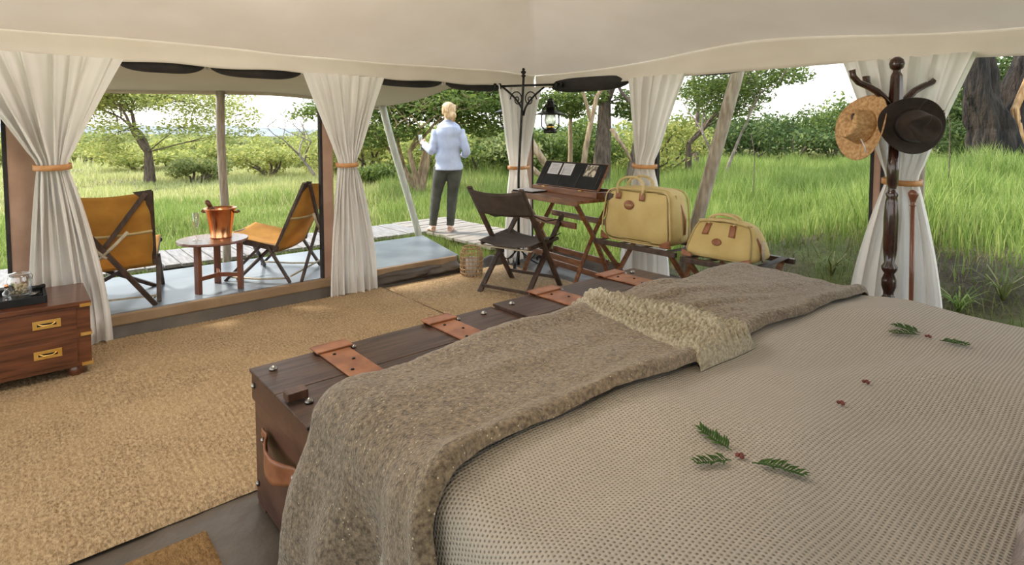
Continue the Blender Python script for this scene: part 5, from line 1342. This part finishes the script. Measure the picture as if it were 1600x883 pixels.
trunk_mesh('trunk', T6, [q6(1560, .2, 12.2), q6(1562, .9, 12.2), q6(1572, 1.6, 12.2), q6(1590, 2.3, 12.2), q6(1606, 3.2, 12.2)], [.5, .42, .30, .28, .24], M['barkdark'], 4.)
trunk_mesh('sunlit_split', T6, [q6(1596, .75, 11.95), q6(1590, 1.3, 11.9), q6(1583, 1.9, 11.9), q6(1600, 2.5, 11.9), q6(1615, 3.2, 11.9)], [.05, .09, .08, .06, .05], M['sunsplit'], 7.)  # orange strip carries the sunlit trunk edge in its colour
trunk_mesh('trunk', T6, [q6(1640, .2, 12.4), q6(1645, 1.5, 12.4), q6(1660, 3.2, 12.4)], [.4, .3, .26], M['barkdark'], 6.)
C = np.array([list(q6(px, z, D)) for px, z, D in ((1500, 1.3, 14.), (1512, 1.0, 14.5), (1560, 2.6, 14), (1600, 2.2, 13.5), (1590, 1.4, 14), (1620, 1.9, 13.4), (1580, 3., 13.5), (1510, 2.5, 14.5))])
V, F_ = leaf_cloud(C, np.tile([[.6, .6, .45]], (len(C), 1)), 9000, .05, .8, .1); o = np_mesh('foliage', V, F_, 4, M['leafd'], T6, True); o['kind'] = 'stuff'

# belts of bushes: left yellow with haze-tinted leaves, middle, right dark
random.seed(11)
G1 = 'bushes in the far belt beyond the meadow'
def label_bush(px, kind):
    side = 'left of the veranda pole' if px < 350 else 'between the veranda pole and the woman' if px < 690 else 'between the woman and the hanging lantern' if px < 870 else 'behind the desk and the bags' if px < 1120 else 'left of the coat stand' if px < 1400 else 'right of the cream curtain'
    return ('%s thorn bush in the far belt, %s' % (kind, side))
spec = []
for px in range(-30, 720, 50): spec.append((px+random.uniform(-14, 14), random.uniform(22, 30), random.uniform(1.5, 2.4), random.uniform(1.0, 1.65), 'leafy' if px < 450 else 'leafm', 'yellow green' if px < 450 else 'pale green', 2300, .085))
for px in range(-60, 760, 42): spec.append((px+random.uniform(-14, 14), random.uniform(42, 60), random.uniform(3.5, 5.5), random.uniform(1.3, 1.9) if px < 560 else random.uniform(1.9, 2.8), 'leafm', 'haze-coloured pale', 1500, .20))
for px in range(560, 1060, 34): spec.append((px+random.uniform(-10, 10), random.uniform(17, 24), random.uniform(1.3, 2.2), random.uniform(1.6, 2.4), random.choice(('leafg', 'leafy', 'leafy', 'leafm')), 'green', 2500, .07))
for px in range(1040, 1480, 26): spec.append((px+random.uniform(-10, 10), random.uniform(27, 37), random.uniform(2.3, 3.4), random.uniform(1.9, 2.9)+.9*sm((px-1180)/120)*sm((1360-px)/60), 'leafd' if random.random() < .7 else 'leafg', 'dark green', 2300, .105))
for px in range(1480, 1680, 26): spec.append((px+random.uniform(-10, 10), random.uniform(17, 24), random.uniform(1.6, 2.4), random.uniform(2.2, 3.4), 'leafd', 'dark green', 2300, .09))
marks = [(20, 'the leftmost tent post'), (190, 'the leftmost camp chair'), (270, 'the ice bucket table'), (350, 'the upright veranda pole'), (430, 'the side-on camp chair'), (530, 'the middle curtain'), (620, 'the slanting pole'), (712, 'the woman'), (808, 'the corner curtain'), (862, 'the hanging lantern'), (935, 'the thick tree trunk'), (1035, 'the curtain by the bags'), (1110, 'the leaning pole'), (1250, 'the gap beside the hats'), (1335, 'the straw hat'), (1405, 'the coat stand'), (1480, 'the cream curtain'), (1560, 'the old split trunk')]
spec.sort(key=lambda s_: s_[0]); seen = {}; rows = []
for (px, D, rx, h, mk, kd, n, s_) in spec:
    mx_, mn_ = min(marks, key=lambda q: abs(q[0]-px)); side = 'just behind' if abs(px-mx_) < 9 else ('left of' if px < mx_ else 'right of')
    dist = 'far' if D > 38 else 'distant' if D > 25 else 'mid-distance'
    seen.setdefault((dist, kd, side, mn_), []).append((px, D, rx, h, mk, n, s_))
for (dist, kd, side, mn_), L_ in seen.items():
    for q, (px, D, rx, h, mk, n, s_) in enumerate(L_):
        x, y = pw(px, D); wd_ = '' if len(L_) == 1 else (', nearest' if q == (len(L_)-1 if 'left' in side else 0) else ', farther')
        if len(L_) > 2 and wd_ == ', farther': wd_ = ', %s there' % ('leftmost', 'second', 'third', 'fourth')[q]
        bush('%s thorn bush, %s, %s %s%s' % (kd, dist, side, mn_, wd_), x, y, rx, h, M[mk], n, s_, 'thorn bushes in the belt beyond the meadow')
# a few round shrubs in the nearer meadow
for px, D, rx, h, mk, lb in ((600, 14.5, 1.0, .8, 'leafg', 'low green shrub in the meadow between the middle curtain and the slanting pole'), (745, 17., 1.8, 1.7, 'leafg', 'dense dark green shrub just right of the woman'), (520, 19, 1.2, 1.5, 'leafy', 'yellow green shrub hidden partly by the middle curtain'), (300, 17, 1.1, .8, 'leafm', 'low pale shrub just left of the upright veranda pole'), (420, 18, 1.2, 1.0, 'leafy', 'round yellow shrub right of the upright veranda pole')):
    x, y = pw(px, D); bush(lb, x, y, rx, h, M[mk], 3200, .05, lb)
# thin sapling stems in the right grass
for px, D, lb in ((1485, 7.5, 'thin dark sapling stem right of the cream curtain'), (1180, 9.5, 'thin bent stem in the grass right of the leaning pole')):
    x, y = pw(px, D); z = ground_z(x, y)
    o = MB().tube([(x, y, z-.05), (x-.02, y, z+.5), (x+.03, y+.02, z+1.), (x-.06, y+.05, z+1.35)], [.009, .008, .006, .004], 5).build('sapling', M['bark'], smooth=True); tag(o, lb, 'sapling')
# ------------------------------------------------------------------ the woman on the boardwalk
PS = Vector((4.19, 6.06, .156))
wo = thing('person', 'woman seen from behind in pale blue shirt and olive trousers holding a flute glass', 'person', tuple(PS), rad(52-90))
def loft(b, secs, seg=20):
    vs = [(cx+rx*cos(2*PI*k/seg), cy+ry*sin(2*PI*k/seg), z) for cx, cy, z, rx, ry in secs for k in range(seg)]
    n = len(secs)
    fs = [(i*seg+k, i*seg+(k+1) % seg, (i+1)*seg+(k+1) % seg, (i+1)*seg+k) for i in range(n-1) for k in range(seg)]
    fs += [tuple(range(seg))[::-1], tuple((n-1)*seg+k for k in range(seg))]
    b.add(vs, fs); return b
def ell(b, c, r, R_=None, n=14):
    b.lathe([(sin(PI*i/n)*1. if 0 < i < n else 0, -cos(PI*i/n)*r[2]/r[0]) for i in range(n+1)] and [(r[0]*sin(PI*i/n) if 0 < i < n else 0, -r[2]*cos(PI*i/n)) for i in range(n+1)], c, 18, 1., r[1]/r[0], R_); return b
def remesh(o, v, smooth_it=4):
    q = o.modifiers.new('remesh', 'REMESH'); q.mode = 'VOXEL'; q.voxel_size = v; q.use_smooth_shade = True
    s_ = o.modifiers.new('smooth', 'SMOOTH'); s_.factor = .5; s_.iterations = smooth_it
    return o
HIPL, HIPR = (-.085, 0, .83), (.085, 0, .83)
KL, KR = (-.165, .03, .455), (.045, .02, .455)
AL, AR = (-.205, -.01, .085), (.020, -.03, .085)
SL, SR = (-.150, .0, 1.305), (.150, .0, 1.305)
EL, ER = (-.205, -.060, 1.035), (.235, -.05, 1.03)
HL, HR = (-.335, .110, 1.140), (.190, .165, .975)
b = MB()
# head: skull, face, jaw, nose, ears, neck
hc = Vector((.005, .01, 1.545))
Rt = Matrix.Rotation(rad(-4), 3, 'Y') @ Matrix.Rotation(rad(14), 3, 'Z')
def hp(x, y, z): return hc+Rt @ Vector((x, y, z))
ell(b, hp(0, 0, .015), (.074, .092, .092), Rt); ell(b, hp(0, .022, -.045), (.058, .066, .072), Rt)
b.tube([hp(0, .088, .012), hp(0, .108, -.022), hp(0, .094, -.03)], [.008, .013, .012], 8)
for sg in (-1, 1):
    ell(b, hp(sg*.076, .0, -.01), (.010, .018, .030), Rt)
    ell(b, hp(sg*.030, .074, .004), (.014, .010, .010), Rt)
b.tube([hp(-.022, .082, -.056), hp(0, .089, -.057), hp(.022, .082, -.056)], [.006, .009, .006], 7)
b.tube([(0, -.005, 1.36), (0, .0, 1.42), tuple(hp(0, -.005, -.05))], [.060, .052, .052], 14)
loft(b, [(0, 0, .80, .13, .10), (0, -.01, .90, .15, .105), (0, 0, 1.02, .115, .085), (0, 0, 1.15, .135, .095), (0, 0, 1.28, .150, .09), (0, 0, 1.36, .115, .07), (0, 0, 1.40, .055, .05)])
for S_, E_, H_ in ((SL, EL, HL), (SR, ER, HR)):
    S_, E_, H_ = Vector(S_), Vector(E_), Vector(H_)
    b.tube([S_, S_.lerp(E_, .35), E_], [.050, .044, .034], 12); b.tube([E_, E_.lerp(H_, .35), H_], [.034, .035, .022], 12)
for H_, K_, A_ in ((HIPL, KL, AL), (HIPR, KR, AR)):
    H_, K_, A_ = Vector(H_), Vector(K_), Vector(A_)
    b.tube([H_, H_.lerp(K_, .5), K_, K_.lerp(A_, .35), A_], [.085, .072, .050, .052, .034], 14)
def foot(A_, dirx):
    A_ = Vector(A_); d = Vector((dirx, 1, 0)).normalized(); s_ = Vector((d.y, -d.x, 0))
    h_ = A_-d*.035; h_.z = .032
    b.tube([A_, h_+Vector((0, 0, .02))], [.034, .034], 10)
    b.tube([h_, h_+d*.08+Vector((0, 0, .012)), h_+d*.15+Vector((0, 0, -.004)), h_+d*.20+Vector((0, 0, -.012))], [.032, .036, .036, .020], 12, flat=.8)
    for k in range(5):
        q = h_+d*(.175-.012*abs(k-1)*1)+s_*(-.030+.0145*k)*(1 if dirx < 0 else -1); q.z = .014
        b.tube([q, q+d*(.040-.004*k)], [.010-.001*k, .007], 7)
foot(AL, -.42); foot(AR, .10)
# hands
def hand(H_, d, up, curl, thumb_sd, spread=1.):
    H_ = Vector(H_); d = Vector(d).normalized(); up = Vector(up); s_ = d.cross(up).normalized(); u = s_.cross(d).normalized()
    b.tube([H_-d*.02, H_+d*.02, H_+d*.05, H_+d*.075], [.022, .028, .034, .032], 10, flat=.5, up=tuple(u))
    for k, L in enumerate((.066, .074, .070, .056)):
        q = H_+d*.070+s_*(.027-.018*k)*spread; P = [q]; a = .15
        dd = d.copy()
        for j, l in enumerate((.42, .32, .26)):
            a += curl*(.9, 1.15, .8)[j]; P.append(P[-1]+(d*cos(a)-u*sin(a))*L*l)
        b.tube(P, [.0085, .0082, .0075, .006], 8)
    q = H_+d*.025+s_*thumb_sd*.024
    b.tube([q, q+d*.022+s_*thumb_sd*.022-u*.010, q+d*.045+s_*thumb_sd*.026-u*.028, q+d*.055+s_*thumb_sd*.018-u*.045], [.012, .011, .0095, .007], 8)
hand(HL, (-.35, .85, .25), (-.75, -.2, .45), .62, 1); hand(HR, (-.9, .45, -.05), (.2, .2, .95), .35, -1)
body = remesh(b.build('body', M['skin'], wo, smooth=True, recalc=True), .0062, 3)
# face details
for sg in (-1, 1):
    e1 = MB(); ell(e1, hp(sg*.030, .082, .004), (.0075, .006, .006), Rt); e1.build('eye', M['curtain'], body, smooth=True)
lp_ = MB().tube([hp(-.02, .090, -.056), hp(0, .0975, -.056), hp(.02, .090, -.056)], [.003, .006, .003], 7).build('lips', M['leather'], body, smooth=True)
# trousers
b = MB()
loft(b, [(0, -.005, .765, .10, .085), (0, -.012, .80, .152, .118), (0, -.015, .87, .165, .122), (0, -.008, .95, .150, .108), (0, 0, 1.0, .135, .098)])
for H_, K_, A_ in ((HIPL, KL, AL), (HIPR, KR, AR)):
    H_, K_, A_ = Vector(H_), Vector(K_), Vector(A_); P = []; rs = []
    for i in range(25):
        t = i/24
        P.append(H_.lerp(K_, t*2) if t < .5 else K_.lerp(A_, t*2-1))
        base = lerp(.102, .068, sm(t*2)) if t < .5 else lerp(.068, .050, sm(t*2-1))
        rs.append(base*(1+.035*sin(t*42+H_[0]*30)*sm(t*3-.6)))
    b.tube(P, rs, 16)
for sg in (-1, 1): ell(b, (sg*.078, -.055, .835), (.074, .060, .075))
remesh(b.build('trousers', M['jeans'], wo, smooth=True), .009, 3)
# shirt
b = MB()
secs = []
for i in range(22):
    t = i/21; z = lerp(.80, 1.345, t)
    rx = lerp(.192, .160, sm(t*2)) if t < .5 else lerp(.160, .185, sm(t*2-1)); ry = lerp(.152, .118, sm(t*2)) if t < .5 else lerp(.118, .115, sm(t*2-1))
    secs.append((.008*sin(t*14), -.006+.006*sin(t*19), z, .93*rx*(1+.035*sin(t*23)), ry*(1+.05*sin(t*17+1))))
secs = [(a, q, z, lerp(rx, rx*.88, sm((z-1.25)/.1)), ry) for a, q, z, rx, ry in secs]; secs += [(0, 0, 1.375, .135, .088), (0, 0, 1.405, .092, .068), (0, 0, 1.42, .07, .06)]
loft(b, secs, 24)
for S_, E_, H_ in ((SL, EL, HL), (SR, ER, HR)):
    S_, E_, H_ = Vector(S_), Vector(E_), Vector(H_); P = []; rs = []
    H2 = E_.lerp(H_, .80)
    for i in range(20):
        t = i/19; P.append(S_.lerp(E_, t*2) if t < .5 else E_.lerp(H2, t*2-1)); rs.append(lerp(.060, .047, t)*(1+.06*sin(t*34+S_[0]*9)))
    b.tube(P, rs, 14)
b.tube([(-.16, -.04, .84), (-.05, -.13, .815), (.08, -.13, .83), (.165, -.03, .87)], [.012]*4, 8)
so = remesh(b.build('shirt', M['shirt'], wo, smooth=True), .0085, 3)
MB().tube([(.062*cos(2*PI*k/16), .004+.056*sin(2*PI*k/16), 1.415+.012*cos(2*PI*k/16+1.6)) for k in range(17)], .011, 7).build('collar', M['shirt'], so, smooth=True)
# hair
b = MB()
ell(b, hp(0, -.018, .024), (.089, .104, .100), Rt); ell(b, hp(.005, -.055, -.035), (.074, .062, .078), Rt)
ell(b, hp(.030, -.110, -.060), (.046, .038, .044), Rt); ell(b, hp(.035, -.100, -.105), (.026, .024, .035), Rt)
for k in range(9):
    a = -1.2+2.4*k/8; b.tube([hp(.05*sin(a), .03, .100), hp(.085*sin(a), -.06, .065), hp(.055*sin(a)+.01, -.108, -.005), hp(.02, -.112, -.05)], [.012, .014, .013, .010], 7)
hr = b.build('hair', M['hair'], wo, smooth=True)
# cut the fringe away from the face
q = remesh(hr, .0075, 2)
gl = Vector(HL)+Vector((-.35, .85, .25)).normalized()*.085+Vector((-.005, -.02, -.055))
Rw = Matrix.Rotation(rad(52-90), 3, 'Z'); gw = PS+Rw @ gl
flute('champagne flute held in the woman\'s left hand', tuple(gw-Vector((0, 0, .06))), .20, 1.15)
